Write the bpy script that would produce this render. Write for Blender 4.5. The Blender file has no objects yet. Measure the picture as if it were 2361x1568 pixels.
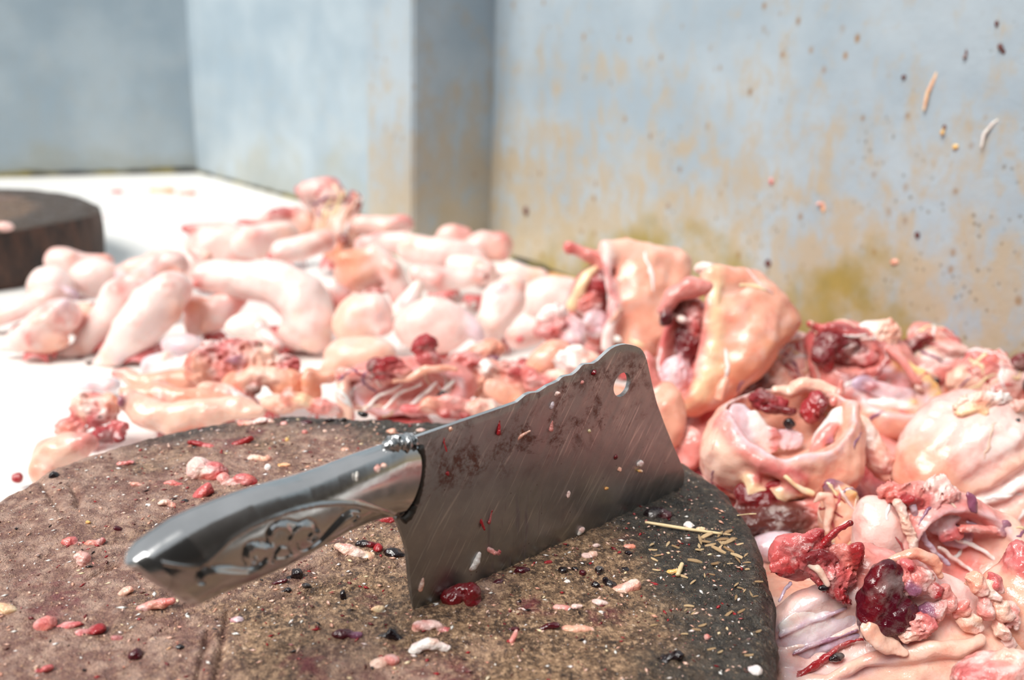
import bpy, bmesh, math, random
import numpy as np
from mathutils import Vector, Matrix

# ------------------------------------------------------------------ camera
FPX, IW, IH = 2150.0, 2361, 1568          # focal length in pixels of the 2361 x 1568 frame
HORIZON, ROLL, CAM_H = 110.0, 2.0, 0.32
_p = math.atan((IH / 2 - HORIZON) / FPX); _a = math.radians(ROLL)
_X = np.array([1, 0, 0.]); _u0 = np.array([0, math.sin(_p), math.cos(_p)])
FW = np.array([0, math.cos(_p), -math.sin(_p)])
RX = math.cos(_a) * _X + math.sin(_a) * _u0
UP = math.cos(_a) * _u0 - math.sin(_a) * _X
CAM = np.array([0, 0, CAM_H])
scene = bpy.context.scene
col = scene.collection
cd = bpy.data.cameras.new('camera'); cam = bpy.data.objects.new('camera', cd); col.objects.link(cam)
cam.matrix_world = Matrix(((RX[0], UP[0], -FW[0], CAM[0]), (RX[1], UP[1], -FW[1], CAM[1]),
                           (RX[2], UP[2], -FW[2], CAM[2]), (0, 0, 0, 1)))
cd.sensor_width = 36.0; cd.lens = FPX / IW * 36.0
cd.clip_start = 0.01
cd.dof.use_dof = True; cd.dof.focus_distance = 0.475; cd.dof.aperture_fstop = 5.6
scene.camera = cam

# ------------------------------------------------------------------ light
w = bpy.data.worlds.new('overcast_sky'); scene.world = w; w.use_nodes = True
bg = w.node_tree.nodes['Background']; bg.inputs[0].default_value = (0.93, 0.97, 1.0, 1); bg.inputs[1].default_value = 0.80
sd = bpy.data.lights.new('sun', 'SUN'); sun = bpy.data.objects.new('sun', sd); col.objects.link(sun)
sd.energy = 4.9; sd.angle = math.radians(34); sd.color = (1.0, 0.965, 0.91)
sun.rotation_euler = Vector((0.50, 0.42, -0.85)).to_track_quat('-Z', 'Y').to_euler()
sun.location = (-2, -1, 3)
vs = scene.view_settings
vs.view_transform = 'Standard'; vs.look = 'None'; vs.gamma = 1.0; vs.use_curve_mapping = False
vs.exposure = -0.16

# ------------------------------------------------------------------ geometry helpers
def ray(px, py): return FW + RX * (px - IW / 2) / FPX - UP * (py - IH / 2) / FPX
def onz(px, py, z):
    r = ray(px, py); return CAM + r * ((z - CAM[2]) / r[2])
def depth_on(px, py, z):
    r = ray(px, py); return (z - CAM[2]) / r[2]
def onplane(px, py, o, n):
    r = ray(px, py); return CAM + r * (np.dot(o - CAM, n) / np.dot(r, n))
def lin(r, g, b):
    f = lambda c: (c / 255 / 12.92) if c <= 10 else ((c / 255 + .055) / 1.055) ** 2.4
    return (f(r), f(g), f(b))
def resample(pts, n):
    pts = np.array(pts, float); s = np.r_[0, np.cumsum(np.linalg.norm(np.diff(pts, axis=0), axis=1))]
    t = np.linspace(0, s[-1], n)
    return np.stack([np.interp(t, s, pts[:, i]) for i in range(pts.shape[1])], 1)
def smooth_path(pts, n, it=2):
    p = resample(pts, n)
    for _ in range(it):
        q = p.copy(); q[1:-1] = (p[:-2] + 2 * p[1:-1] + p[2:]) / 4; p = q
    return p
def add_mesh(name, verts, faces, mat, parent=None, loc=None, smooth=True):
    me = bpy.data.meshes.new(name)
    me.from_pydata([tuple(map(float, v)) for v in verts], [], [tuple(map(int, f)) for f in faces])
    me.validate(clean_customdata=False)
    if smooth: me.polygons.foreach_set('use_smooth', [True] * len(me.polygons))
    if mat: me.materials.append(mat)
    o = bpy.data.objects.new(name, me); col.objects.link(o)
    if loc is not None: o.location = tuple(map(float, loc))
    if parent is not None: o.parent = parent
    return o
def tag(o, label, cat, group=None):
    o['label'] = label; o['category'] = cat
    if group: o['group'] = group
    return o
def structure(o): o['kind'] = 'structure'; return o
def empty(name, loc, label, cat, group=None):
    o = bpy.data.objects.new(name, None); col.objects.link(o); o.location = tuple(map(float, loc))
    o.empty_display_size = .01
    return tag(o, label, cat, group)

# ------------------------------------------------------------------ material helpers
class NT:
    def __init__(s, name):
        s.m = bpy.data.materials.new(name); s.m.use_nodes = True; s.t = s.m.node_tree
        s.b = s.t.nodes['Principled BSDF']
    def n(s, typ, **kw):
        x = s.t.nodes.new(typ)
        for k, v in kw.items(): setattr(x, k, v)
        return x
    def link(s, a, b): s.t.links.new(a, b)
    def setin(s, node, i, v):
        if hasattr(v, 'links') or isinstance(v, bpy.types.NodeSocket): s.link(v, node.inputs[i])
        else: node.inputs[i].default_value = v
    def coord(s, kind='Object', scale=(1, 1, 1), rot=(0, 0, 0), loc=(0, 0, 0)):
        c = s.n('ShaderNodeTexCoord'); mp = s.n('ShaderNodeMapping')
        s.link(c.outputs[kind], mp.inputs[0]); mp.inputs['Scale'].default_value = scale
        mp.inputs['Rotation'].default_value = rot; mp.inputs['Location'].default_value = loc
        return mp.outputs[0]
    def rot_coord(s, rot, scale):
        c = s.coord('Object', rot=rot); mp = s.n('ShaderNodeMapping'); s.link(c, mp.inputs[0]); mp.inputs['Scale'].default_value = scale
        return mp.outputs[0]
    def noise(s, vec, scale, detail=4, rough=.55, dist=0.):
        x = s.n('ShaderNodeTexNoise'); s.link(vec, x.inputs['Vector'])
        x.inputs['Scale'].default_value = scale; x.inputs['Detail'].default_value = detail
        x.inputs['Roughness'].default_value = rough; x.inputs['Distortion'].default_value = dist
        return x.outputs[0]
    def voro(s, vec, scale, feature='F1', rand=1.):
        x = s.n('ShaderNodeTexVoronoi', feature=feature); s.link(vec, x.inputs['Vector'])
        x.inputs['Scale'].default_value = scale; x.inputs['Randomness'].default_value = rand
        return x
    def ramp(s, v, lo, hi, a=0., b=1.):
        x = s.n('ShaderNodeMapRange'); x.interpolation_type = 'SMOOTHSTEP'
        s.setin(x, 0, v); x.inputs[1].default_value = lo; x.inputs[2].default_value = hi
        x.inputs[3].default_value = a; x.inputs[4].default_value = b
        return x.outputs[0]
    def math(s, op, a, b=0., clamp=False):
        x = s.n('ShaderNodeMath', operation=op, use_clamp=clamp); s.setin(x, 0, a); s.setin(x, 1, b); return x.outputs[0]
    def mix(s, f, a, b, blend='MIX'):
        x = s.n('ShaderNodeMix', data_type='RGBA', blend_type=blend)
        s.setin(x, 0, f)
        for i, v in ((6, a), (7, b)):
            if isinstance(v, tuple): x.inputs[i].default_value = (*v, 1) if len(v) == 3 else v
            else: s.link(v, x.inputs[i])
        return x.outputs[2]
    def sep(s, vec):
        x = s.n('ShaderNodeSeparateXYZ'); s.link(vec, x.inputs[0]); return x.outputs
    def bump(s, h, strength, dist, prev=None):
        x = s.n('ShaderNodeBump'); s.link(h, x.inputs['Height'])
        x.inputs['Strength'].default_value = strength; x.inputs['Distance'].default_value = dist
        if prev is not None: s.link(prev, x.inputs['Normal'])
        return x.outputs[0]
    def out(s, color=None, rough=None, normal=None, metal=None, spec=None):
        for k, v in (('Base Color', color), ('Roughness', rough), ('Normal', normal), ('Metallic', metal), ('Specular IOR Level', spec)):
            if v is None: continue
            if isinstance(v, tuple): s.b.inputs[k].default_value = (*v, 1) if len(v) == 3 else v
            elif isinstance(v, (int, float)): s.b.inputs[k].default_value = v
            else: s.link(v, s.b.inputs[k])
        return s.m

# ------------------------------------------------------------------ setting materials
def wall_paint(name, dirt, mould, speck):
    t = NT(name); c = t.coord('Object'); x, y, z = t.sep(c)
    base = t.mix(t.ramp(t.noise(c, 6, 5), .35, .7), lin(152, 169, 181), lin(172, 186, 195))
    streak = t.noise(t.coord('Object', scale=(1, 1, .6)), 30, 8, .72, .3)
    low = t.math('SUBTRACT', 1.0, t.ramp(z, .0, .42))
    m = t.math('MULTIPLY', t.ramp(t.math('ADD', streak, t.math('MULTIPLY', low, .22)), .52, .76), dirt, True)
    colr = t.mix(m, base, lin(178, 160, 130))
    big = t.ramp(t.math('ADD', t.noise(c, 9, 5, .6), t.math('MULTIPLY', low, .2)), .60, .85)
    colr = t.mix(t.math('MULTIPLY', big, .55 * dirt), colr, lin(184, 166, 134))
    v = t.voro(t.coord('Object', scale=(1, 1, .7)), 62)
    gate = t.ramp(t.noise(c, 17, 3), .42, .58)
    sp = t.math('MULTIPLY', t.ramp(t.math('ADD', v.outputs['Distance'], t.math('MULTIPLY', v.outputs['Color'], .3)), .12, .36, 1., 0.), gate)
    colr = t.mix(t.math('MULTIPLY', sp, speck, True), colr, t.mix(t.noise(c, 40, 2), lin(104, 92, 76), lin(176, 132, 78)))
    v2 = t.voro(t.coord('Object', scale=(1, 1, .8)), 150)
    gate2 = t.ramp(t.math('ADD', t.math('ADD', t.noise(c, 8, 3), t.math('MULTIPLY', low, .22)), t.ramp(x, .3, 1.0, -.04, .12)), .60, .72)
    sp2 = t.math('MULTIPLY', t.ramp(t.math('ADD', v2.outputs['Distance'], t.math('MULTIPLY', v2.outputs['Color'], .45)), .12, .42, 1., 0.), gate2)
    colr = t.mix(t.math('MULTIPLY', sp2, speck * .75, True), colr, lin(104, 94, 76))
    hz = t.math('ADD', z, t.math('MULTIPLY', t.math('SUBTRACT', t.noise(c, 14, 5, .65), .5), .22))
    md = t.math('MULTIPLY', t.ramp(t.math('ADD', hz, t.math('MULTIPLY', t.math('SUBTRACT', t.ramp(x, .0, .55, .80, .56), t.noise(c, 4.5, 2)), .30)), .03, .12, 1., 0.), mould, True)
    colr = t.mix(md, colr, t.mix(t.noise(c, 34, 3), lin(168, 142, 66), lin(128, 122, 78)))
    h = t.math('ADD', t.noise(c, 60, 6, .7), t.math('MULTIPLY', sp2, -.3))
    return t.out(colr, .5, t.bump(h, .5, .002))
M_WALL_CLEAN = wall_paint('painted_wall_clean', .10, .25, .1)
M_WALL_DIRTY = wall_paint('painted_wall_stained', .8, 1.0, .95)
M_PILLAR = wall_paint('painted_pillar', .65, .4, .55)

t = NT('white_counter'); c = t.coord('Object'); x, y, z = t.sep(c)
st = t.ramp(t.noise(c, 5, 6, .6), .56, .78)
back = t.ramp(y, 1.7, 2.2)
cc = t.mix(t.math('MULTIPLY', st, t.math('ADD', .10, t.math('MULTIPLY', back, .9)), True), lin(246, 244, 240), lin(205, 176, 120))
dk = t.ramp(t.noise(t.coord('Object', loc=(3, 1, 0)), 14, 4, .6), .66, .78)
cc = t.mix(t.math('MULTIPLY', dk, t.math('ADD', .05, t.math('MULTIPLY', back, .8)), True), cc, lin(140, 100, 80))
grain = t.noise(t.coord('Object', scale=(2, 14, 1)), 9, 5, .6)
cc = t.mix(t.ramp(grain, .52, .75, 0, .18), cc, lin(225, 205, 185))
M_COUNTER = t.out(cc, .28, t.bump(t.noise(c, 40, 4), .12, .002))
t = NT('mould_line'); c = t.coord('Object')
M_SEAL = t.out(t.mix(t.ramp(t.noise(c, 18, 4), .4, .65), lin(48, 46, 38), lin(120, 108, 52)), .7)
t = NT('concrete_floor'); c = t.coord('Object')
M_FLOOR = t.out(t.mix(t.noise(c, 5, 6), lin(84, 80, 74), lin(118, 112, 104)), .8)

# ------------------------------------------------------------------ setting
def wall(name, base, mat, height=1.05, thick=.05):
    """a vertical slab whose visible face runs through two points on the counter; object x runs along it"""
    a, b = (np.array(q, float) for q in base); d = b - a; L = np.linalg.norm(d[:2]); ang = math.atan2(d[1], d[0])
    bm = bmesh.new()
    bmesh.ops.create_cube(bm, size=1, matrix=Matrix.Translation((L / 2, thick / 2, height / 2 - .02)) @ Matrix.Diagonal((L, thick, height, 1)))
    bmesh.ops.bevel(bm, geom=[e for e in bm.edges], offset=.004, segments=3, affect='EDGES')
    me = bpy.data.meshes.new(name); bm.to_mesh(me); bm.free(); me.materials.append(mat)
    o = bpy.data.objects.new(name, me); col.objects.link(o); o.location = (a[0], a[1], 0); o.rotation_euler = (0, 0, ang)
    return structure(o)
B0 = onz(455, 397, 0); L0 = onz(0, 408, 0); E0 = onz(946, 532, 0); F0 = onz(1128, 578, 0); R0 = onz(1330, 648, 0)
dl = (L0 - B0); dl /= np.linalg.norm(dl)
wall('wall_left', (B0 + dl * 1.6, B0 - dl * .05), M_WALL_CLEAN)
dw = (E0 - B0); dw /= np.linalg.norm(dw)
wall('wall_back', (B0 - dw * .05, E0 - dw * .004), M_WALL_CLEAN)
# the pillar that stands out from the back wall: light face to the left, shaded flank towards the right wall
nb = np.array([dw[1], -dw[0], 0.]);  nb = nb if nb @ (CAM - E0) > 0 else -nb
PE = F0 + nb * .155
PW = PE - dw * .125
poly = [PW, PE, F0 - nb * .03, F0 - nb * .03 - dw * .125]
bm = bmesh.new()
lo = [bm.verts.new((q[0], q[1], -.02)) for q in poly]; hi = [bm.verts.new((q[0], q[1], 1.06)) for q in poly]
bm.faces.new(lo[::-1]); bm.faces.new(hi)
for i in range(4): bm.faces.new((lo[i], lo[(i + 1) % 4], hi[(i + 1) % 4], hi[i]))
bmesh.ops.recalc_face_normals(bm, faces=bm.faces)
bmesh.ops.bevel(bm, geom=[e for e in bm.edges if abs(e.verts[0].co.z - e.verts[1].co.z) > .5], offset=.004, segments=3, affect='EDGES')
me = bpy.data.meshes.new('wall_pillar'); bm.to_mesh(me); bm.free(); me.materials.append(M_PILLAR)
o = bpy.data.objects.new('wall_pillar', me); col.objects.link(o); structure(o)
dr = (R0 - F0); dr /= np.linalg.norm(dr)
wall('wall_right', (F0 - dr * .02, F0 + dr * 1.75), M_WALL_DIRTY)
WALL_R = (F0, dr, np.array([-dr[1], dr[0], 0.]) if np.array([-dr[1], dr[0], 0.]) @ (CAM - F0) > 0 else np.array([dr[1], -dr[0], 0.]))
def strip(name, a, b, r, out):
    n = 60; ps = [a + (b - a) * i / n for i in range(n + 1)]; rng = np.random.RandomState(3)
    V, F = [], []
    for i, q in enumerate(ps):
        rr = r * (.6 + .8 * rng.rand())
        for k in range(5):
            th = math.pi / 2 * k / 4
            V.append(q + out * rr * math.cos(th) + np.array([0, 0, rr * math.sin(th)]))
    for i in range(n):
        for k in range(4): F.append((i * 5 + k, i * 5 + k + 1, i * 5 + k + 6, i * 5 + k + 5))
    return structure(add_mesh(name, V, F, M_SEAL))
nl = np.array([-dl[1], dl[0], 0.]); nl = nl if nl @ (CAM - B0) > 0 else -nl
strip('trim_1', B0 + dl * 1.5, B0, .011, nl)
strip('trim_2', B0, E0, .006, nb)
strip('trim_3', F0 + dr * .01, F0 + dr * 1.6, .006, WALL_R[2])

# the counter the meat lies on
ct = empty('market_counter', (0, 1.2, -.85), 'white painted market counter under all the meat and both chopping blocks', 'counter')
def boxpart(name, x0, x1, y0, y1, z0, z1, mat, parent, bev=.004):
    bm = bmesh.new()
    bmesh.ops.create_cube(bm, size=1, matrix=Matrix.Translation(((x0 + x1) / 2, (y0 + y1) / 2, (z0 + z1) / 2)) @ Matrix.Diagonal((x1 - x0, y1 - y0, z1 - z0, 1)))
    bmesh.ops.bevel(bm, geom=list(bm.edges), offset=bev, segments=2, affect='EDGES')
    bmesh.ops.translate(bm, verts=bm.verts, vec=(-parent.location.x, -parent.location.y, -parent.location.z) if parent else (0, 0, 0))
    me = bpy.data.meshes.new(name); bm.to_mesh(me); bm.free(); me.materials.append(mat)
    o = bpy.data.objects.new(name, me); col.objects.link(o); o.parent = parent; return o
poly = [(-2.2, .19), (.878, .19), tuple((F0 + WALL_R[2] * .002)[:2]), tuple((F0 + nb * .152 - dw * .002)[:2] + dw[:2] * .004), tuple((PW + nb * .002)[:2]), tuple((B0 + dw * ((PW - B0) @ dw) + nb * .002)[:2]), tuple((B0 + nb * .003 + nl * .002)[:2]), tuple((B0 + dl * 1.58 + nl * .002)[:2])]
bm = bmesh.new()
lo = [bm.verts.new((q[0] - ct.location.x, q[1] - ct.location.y, -.05 - ct.location.z)) for q in poly]; hi = [bm.verts.new((q[0] - ct.location.x, q[1] - ct.location.y, -ct.location.z)) for q in poly]
bm.faces.new(lo[::-1]); bm.faces.new(hi)
for i in range(len(poly)): bm.faces.new((lo[i], lo[(i + 1) % len(poly)], hi[(i + 1) % len(poly)], hi[i]))
bmesh.ops.recalc_face_normals(bm, faces=bm.faces)
me = bpy.data.meshes.new('counter_top'); bm.to_mesh(me); bm.free(); me.materials.append(M_COUNTER)
o = bpy.data.objects.new('counter_top', me); col.objects.link(o); o.parent = ct
for q in ((-2.0, .25), (.5, .25), (-1.8, 1.45), (-.4, 1.3)):
    boxpart('leg', q[0], q[0] + .12, q[1], q[1] + .12, -.85, -.05, M_COUNTER, ct)
fl = boxpart('floor', -5, 5, -5, 4, -.9, -.85, M_FLOOR, None); structure(fl)
t = NT('dark_reflect_boards'); c = t.coord('Object', scale=(6, 1, .6))
M_REFLECT = t.out(t.mix(t.noise(c, 4, 5), lin(46, 42, 40), lin(78, 68, 60)), .8)  # dark boards of the added walls that the steel reflects
structure(boxpart('reflect_wall_front', -4, 4, -1.75, -1.65, -.85, 2.3, M_REFLECT, None))   # added unseen dark wall for the steel to reflect
structure(boxpart('reflect_wall_side', 1.5, 1.6, -1.65, .0, -.85, 2.3, M_REFLECT, None))           # added dark side wall, darkens what the handle reflects
# ------------------------------------------------------------------ chopping block
BLOCK_Z = .07
def vnoise2(x, y, seed=0):
    xi = np.floor(x).astype(np.int64); yi = np.floor(y).astype(np.int64); fx = x - xi; fy = y - yi
    fx = fx * fx * (3 - 2 * fx); fy = fy * fy * (3 - 2 * fy)
    def h(a, b):
        n = (a * 374761393 + b * 668265263 + seed * 69069 + 12345) & 0xffffffff
        n = ((n ^ (n >> 13)) * 1274126177) & 0xffffffff
        return ((n ^ (n >> 16)) & 0xffff) / 65535.
    return (h(xi, yi) * (1 - fx) + h(xi + 1, yi) * fx) * (1 - fy) + (h(xi, yi + 1) * (1 - fx) + h(xi + 1, yi + 1) * fx) * fy - .5
BC = np.array([-.0735, .4167]); BR = .2148
rim_px = [(0, 1140), (60, 1112), (92, 1092), (110, 1078), (160, 1060), (300, 1010), (430, 978), (560, 958), (640, 953), (700, 954), (820, 960),
          (950, 968), (1200, 985), (1400, 1010), (1560, 1050), (1620, 1080), (1680, 1130), (1720, 1180), (1750, 1240), (1770, 1300), (1780, 1340), (1785, 1420), (1785, 1568)]
_r = np.array([onz(*q, BLOCK_Z)[:2] - BC for q in rim_px])
rim_a = np.arctan2(_r[:, 1], _r[:, 0]); rim_r = np.hypot(_r[:, 0], _r[:, 1])
_o = np.argsort(rim_a); rim_a, rim_r = rim_a[_o], rim_r[_o]
def rim_radius(a):
    a0, a1 = rim_a[0], rim_a[-1]
    xs = np.r_[rim_a, a1 + .5, a0 + 2 * math.pi - .5, a0 + 2 * math.pi]
    ys = np.r_[rim_r, BR, BR, rim_r[0]]
    return np.interp(np.mod(a - a0, 2 * math.pi) + a0, xs, ys)
crack_px = [[(95, 1110), (120, 1150), (140, 1180)], [(165, 1120), (180, 1150), (178, 1172)], [(455, 1568), (470, 1500), (480, 1450)],
            [(495, 1568), (510, 1500), (520, 1440), (524, 1400)], [(860, 1082), (850, 1072), (836, 1074)], [(205, 1330), (240, 1310), (270, 1300)]]
cracks = [resample([onz(*q, BLOCK_Z)[:2] for q in c_], 24) for c_ in crack_px]
# the chopped hollow is shallow; long shallow cleaver cuts cross it
_rg = np.random.RandomState(11)
cuts = []
for _ in range(46):
    c0 = BC + _rg.normal(0, .085, 2) + np.array([.02, -.02]); an = math.radians(_rg.normal(38, 14)); L = .02 + .05 * _rg.rand()
    cuts.append((c0, np.array([math.cos(an), math.sin(an)]), L, .0004 + .0007 * _rg.rand()))
for _ in range(60):
    a_ = math.radians(_rg.uniform(-40, 40)); r_ = BR * _rg.uniform(.72, .98); c0 = BC + r_ * np.array([math.cos(a_), math.sin(a_)]); an = math.radians(_rg.normal(8, 10))
    cuts.append((c0, np.array([math.cos(an), math.sin(an)]), .008 + .016 * _rg.rand(), .0006 + .0010 * _rg.rand()))
def block_height(x, y):
    x = np.asarray(x, float); y = np.asarray(y, float)
    z = .0022 * vnoise2(x * 22, y * 22, 1) + .0014 * vnoise2(x * 70, y * 70, 2) + .0011 * vnoise2(x * 210, y * 210, 3) + .0009 * vnoise2(x * 430 + 7, y * 430, 4)
    rr = np.hypot(x - BC[0], y - BC[1]) / np.maximum(rim_radius(np.arctan2(y - BC[1], x - BC[0])), 1e-6)
    e = np.clip((rr - .955) / .045, 0, 1); z = z - .006 * e ** 2 * (1 + .8 * vnoise2(x * 60, y * 60, 5))
    for c_ in cracks:
        d = np.full(x.shape, 9.)
        for q in c_: d = np.minimum(d, np.hypot(x - q[0], y - q[1]))
        z = z - .003 * np.exp(-(d / .0016) ** 2)
    for c0, dv, L, dep in cuts:
        dx, dy = x - c0[0], y - c0[1]; u = dx * dv[0] + dy * dv[1]; v = -dx * dv[1] + dy * dv[0]
        z = z - dep * np.exp(-(v / .0007) ** 2) * (np.abs(u) < L)
    return BLOCK_Z + z
def log_block(name, cx, cy, rf, hf, H, NR, NA, rings, mat_top, mat_side, label, fine=True):
    root = empty(name, (cx, cy, 0), label, 'chopping block')
    A = np.linspace(-math.pi, math.pi, NA, endpoint=False)
    ss = np.linspace(0, 1, NR + 1)[1:]
    RA = rf(A) * (1 + .006 * vnoise2(A * 40 + 50, A * 0 + 3, 9))
    X = np.concatenate([[cx], (cx + ss[:, None] * RA[None] * np.cos(A)[None]).ravel()])
    Y = np.concatenate([[cy], (cy + ss[:, None] * RA[None] * np.sin(A)[None]).ravel()])
    Z = hf(X, Y)
    V = np.stack([X - cx, Y - cy, Z], 1)
    F = [(0, 1 + i, 1 + (i + 1) % NA) for i in range(NA)]
    i0 = (np.arange(NR - 1)[:, None] * NA + np.arange(NA)[None] + 1); i1 = (np.arange(NR - 1)[:, None] * NA + (np.arange(NA)[None] + 1) % NA + 1)
    Q = np.stack([i0, i0 + NA, i1 + NA, i1], -1).reshape(-1, 4)
    F = F + [tuple(q) for q in Q.tolist()]
    add_mesh('cut_face', V, F, mat_top, root)
    rimZ = Z[-NA:]
    V2, F2 = [], []
    for k in range(rings + 1):
        tt = k / rings; z = rimZ * (1 - tt) + 0.0005 * tt
        rr = RA * (1 + .012 * math.sin(tt * math.pi)) + .0028 * vnoise2(A * 55 + 30, np.full(NA, tt * 2.0), 21) * (tt > 0) + .0016 * vnoise2(A * 120 + 30, np.full(NA, tt * 6.0), 22) * (tt > 0)
        V2.append(np.stack([rr * np.cos(A), rr * np.sin(A), z], 1))
    V2 = np.concatenate(V2)
    j0 = (np.arange(rings)[:, None] * NA + np.arange(NA)[None]); j1 = (np.arange(rings)[:, None] * NA + (np.arange(NA)[None] + 1) % NA)
    F2 = np.stack([j0, j0 + NA, j1 + NA, j1], -1).reshape(-1, 4).tolist()
    F2.append(list(range(rings * NA, rings * NA + NA)))
    add_mesh('bark_side', V2, F2, mat_side, root)
    return root
def block_top_mat(name, tint):
    t = NT(name); c = t.coord('Object'); x, y, z = t.sep(c)
    fine = t.noise(c, 420, 3, .7); mid = t.noise(c, 95, 5, .65); big = t.noise(c, 13, 4, .55)
    a = t.mix(t.ramp(mid, .35, .68), lin(84, 62, 46), lin(150, 118, 90))
    a = t.mix(t.ramp(fine, .50, .64, 0, .8), a, lin(200, 164, 130))  # pale grain, contrast raised to stand in for specular glints
    a = t.mix(t.ramp(fine, .46, .34, 0, .9), a, lin(48, 36, 31))
    # blood-washed left and middle
    pink = t.ramp(t.math('ADD', big, t.math('MULTIPLY', x, -1.3)), .42, .66)
    a = t.mix(t.math('MULTIPLY', pink, .62), a, t.mix(t.ramp(mid, .4, .66), lin(142, 100, 92), lin(196, 162, 150)))
    bl = t.ramp(t.noise(t.coord('Object', loc=(5, 2, 1)), 26, 5, .65, .4), .57, .70)
    a = t.mix(t.math('MULTIPLY', bl, .7), a, lin(116, 36, 50))
    # weathered grey-black outer ring, widest on the right and far side
    r = t.math('SQRT', t.math('ADD', t.math('MULTIPLY', x, x), t.math('MULTIPLY', y, y)))
    rim = t.math('ADD', t.math('ADD', t.math('MULTIPLY', r, 4.2), t.math('MULTIPLY', x, 1.5)), t.math('MULTIPLY', t.math('SUBTRACT', t.noise(c, 20, 4), .5), .55))
    rim = t.math('ADD', rim, t.math('MULTIPLY', y, 1.1))
    dk = t.ramp(rim, .68, .90)
    dcol = t.mix(t.ramp(t.noise(t.coord('Object', scale=(1, 1, 1)), 150, 5, .7), .42, .62), lin(32, 31, 29), lin(66, 63, 58))
    dcol = t.mix(t.ramp(fine, .60, .70, 0, .6), dcol, lin(150, 126, 98))
    a = t.mix(t.math('MULTIPLY', dk, .92), a, dcol)
    v = t.voro(c, 190); fleck = t.math('MULTIPLY', t.ramp(v.outputs['Distance'], .10, .22, 1., 0.), t.ramp(t.noise(c, 60, 2), .52, .6))
    a = t.mix(t.math('MULTIPLY', fleck, t.math('SUBTRACT', .8, t.math('MULTIPLY', dk, .65))), a, lin(226, 196, 170))
    if tint: a = t.mix(.45, a, lin(92, 72, 60))
    h = t.math('ADD', t.math('MULTIPLY', fine, .6), t.noise(c, 900, 2, .7))
    rough = t.ramp(t.noise(c, 50, 3), .35, .65, .30, .62)
    return t.out(a, rough, t.bump(h, .9, .0018))
def bark_mat(name, c1, c2, c3):
    t = NT(name); c = t.coord('Object', scale=(1, 1, .3))
    a = t.mix(t.ramp(t.noise(c, 60, 6, .65), .35, .65), c1, c2)
    a = t.mix(t.ramp(t.noise(c, 22, 4), .55, .7), a, c3)
    return t.out(a, .65, t.bump(t.noise(c, 110, 5, .7), .8, .003))
M_TOP = block_top_mat('chopped_end_grain', False)
M_TOP2 = block_top_mat('chopped_end_grain_far', True)
M_BARK = bark_mat('dark_block_side', lin(44, 42, 38), lin(92, 86, 76), lin(150, 132, 100))
M_BARK2 = bark_mat('brown_block_side', lin(44, 34, 30), lin(84, 58, 46), lin(128, 72, 44))
log_block('chopping_block', BC[0], BC[1], rim_radius, block_height, BLOCK_Z, 300, 900, 14, M_TOP, M_BARK,
          'large round chopping block of dark scarred wood with the cleaver stuck in it')
q = onz(-40, 560, .075); B2R = .215
e = onz(163, 505, .075); b2c = np.array([e[0] - B2R * .98, e[1] + .02])
log_block('chopping_block', b2c[0], b2c[1], lambda a: B2R * (1 + .03 * np.sin(3 * a + 1) + .015 * np.sin(7 * a)),
          lambda x, y: .078 + .002 * vnoise2(x * 40, y * 40, 31) - .004 * np.clip((np.hypot(x - b2c[0], y - b2c[1]) / B2R - .93) / .07, 0, 1) ** 2, .078, 50, 200, 8, M_TOP2, M_BARK2,
          'smaller brown chopping block at the left edge behind the chicken legs')

# ------------------------------------------------------------------ cleaver
HEEL = onz(954, 1409, .0695); TOE = onz(1570, 1118, .0725)
ex = TOE - HEEL; ex[2] = 0; ex /= np.linalg.norm(ex); ez = np.array([0, 0, 1.]); ey = np.cross(ez, ex)   # ey points away from the camera
CN = -ey
def pl(px, py):
    p_ = onplane(px, py, HEEL, ey) - HEEL; return np.array([p_ @ ex, p_ @ ez])
def plpts(L): return np.array([pl(*q) for q in L])
t = NT('brushed_steel_blade'); c = t.coord('Object')
scr = t.noise(t.rot_coord((0, math.radians(55), 0), (.06, 1, 1)), 420, 5, .75)
scr2 = t.noise(t.rot_coord((0, math.radians(57), 0), (.05, 1, 1)), 900, 2, .5)
scr3 = t.noise(t.rot_coord((0, math.radians(48), 0), (.05, 1, 1)), 330, 2, .5)
base = t.mix(t.ramp(t.noise(c, 60, 5, .65), .3, .7), (.27, .28, .285), (.34, .35, .35))
base = t.mix(t.ramp(scr2, .60, .72, 0, .5), base, (.66, .66, .64))
base = t.mix(t.ramp(scr3, .66, .74, 0, .45), base, (.6, .6, .58))
x, y, z = t.sep(c)
# dried blood film high on the blade: a band with its own ragged edge
band = t.math('MULTIPLY', t.ramp(z, .046, .064), t.ramp(z, .106, .088))
bn = t.math('MULTIPLY', band, t.ramp(t.noise(c, 40, 6, .7, .5), .47, .62))
bn = t.math('MULTIPLY', bn, t.ramp(t.noise(c, 260, 4, .75), .38, .6))
base = t.mix(t.math('MULTIPLY', bn, .95), base, (.13, .04, .024))
run = t.noise(t.coord('Object', scale=(1, 1, .12)), 190, 3, .6)
low = t.math('MULTIPLY', t.math('MULTIPLY', t.ramp(z, .046, .03), t.ramp(x, .035, .05)), t.ramp(x, .10, .085))
rn = t.math('MULTIPLY', low, t.ramp(run, .54, .68))
base = t.mix(t.math('MULTIPLY', rn, .6), base, (.10, .025, .018))
dots = t.voro(c, 260); dg = t.math('MULTIPLY', t.ramp(dots.outputs['Distance'], .06, .16, 1., 0.), t.ramp(t.noise(c, 90, 2), .55, .63))
base = t.mix(t.math('MULTIPLY', dg, .8), base, (.07, .02, .015))
stain = t.math('ADD', bn, t.math('ADD', rn, dg), True)
M_BLADE = t.out(base, t.ramp(scr, .3, .7, .30, .46), t.bump(scr, .12, .0004), t.ramp(stain, 0, 1, .95, .15))
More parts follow.
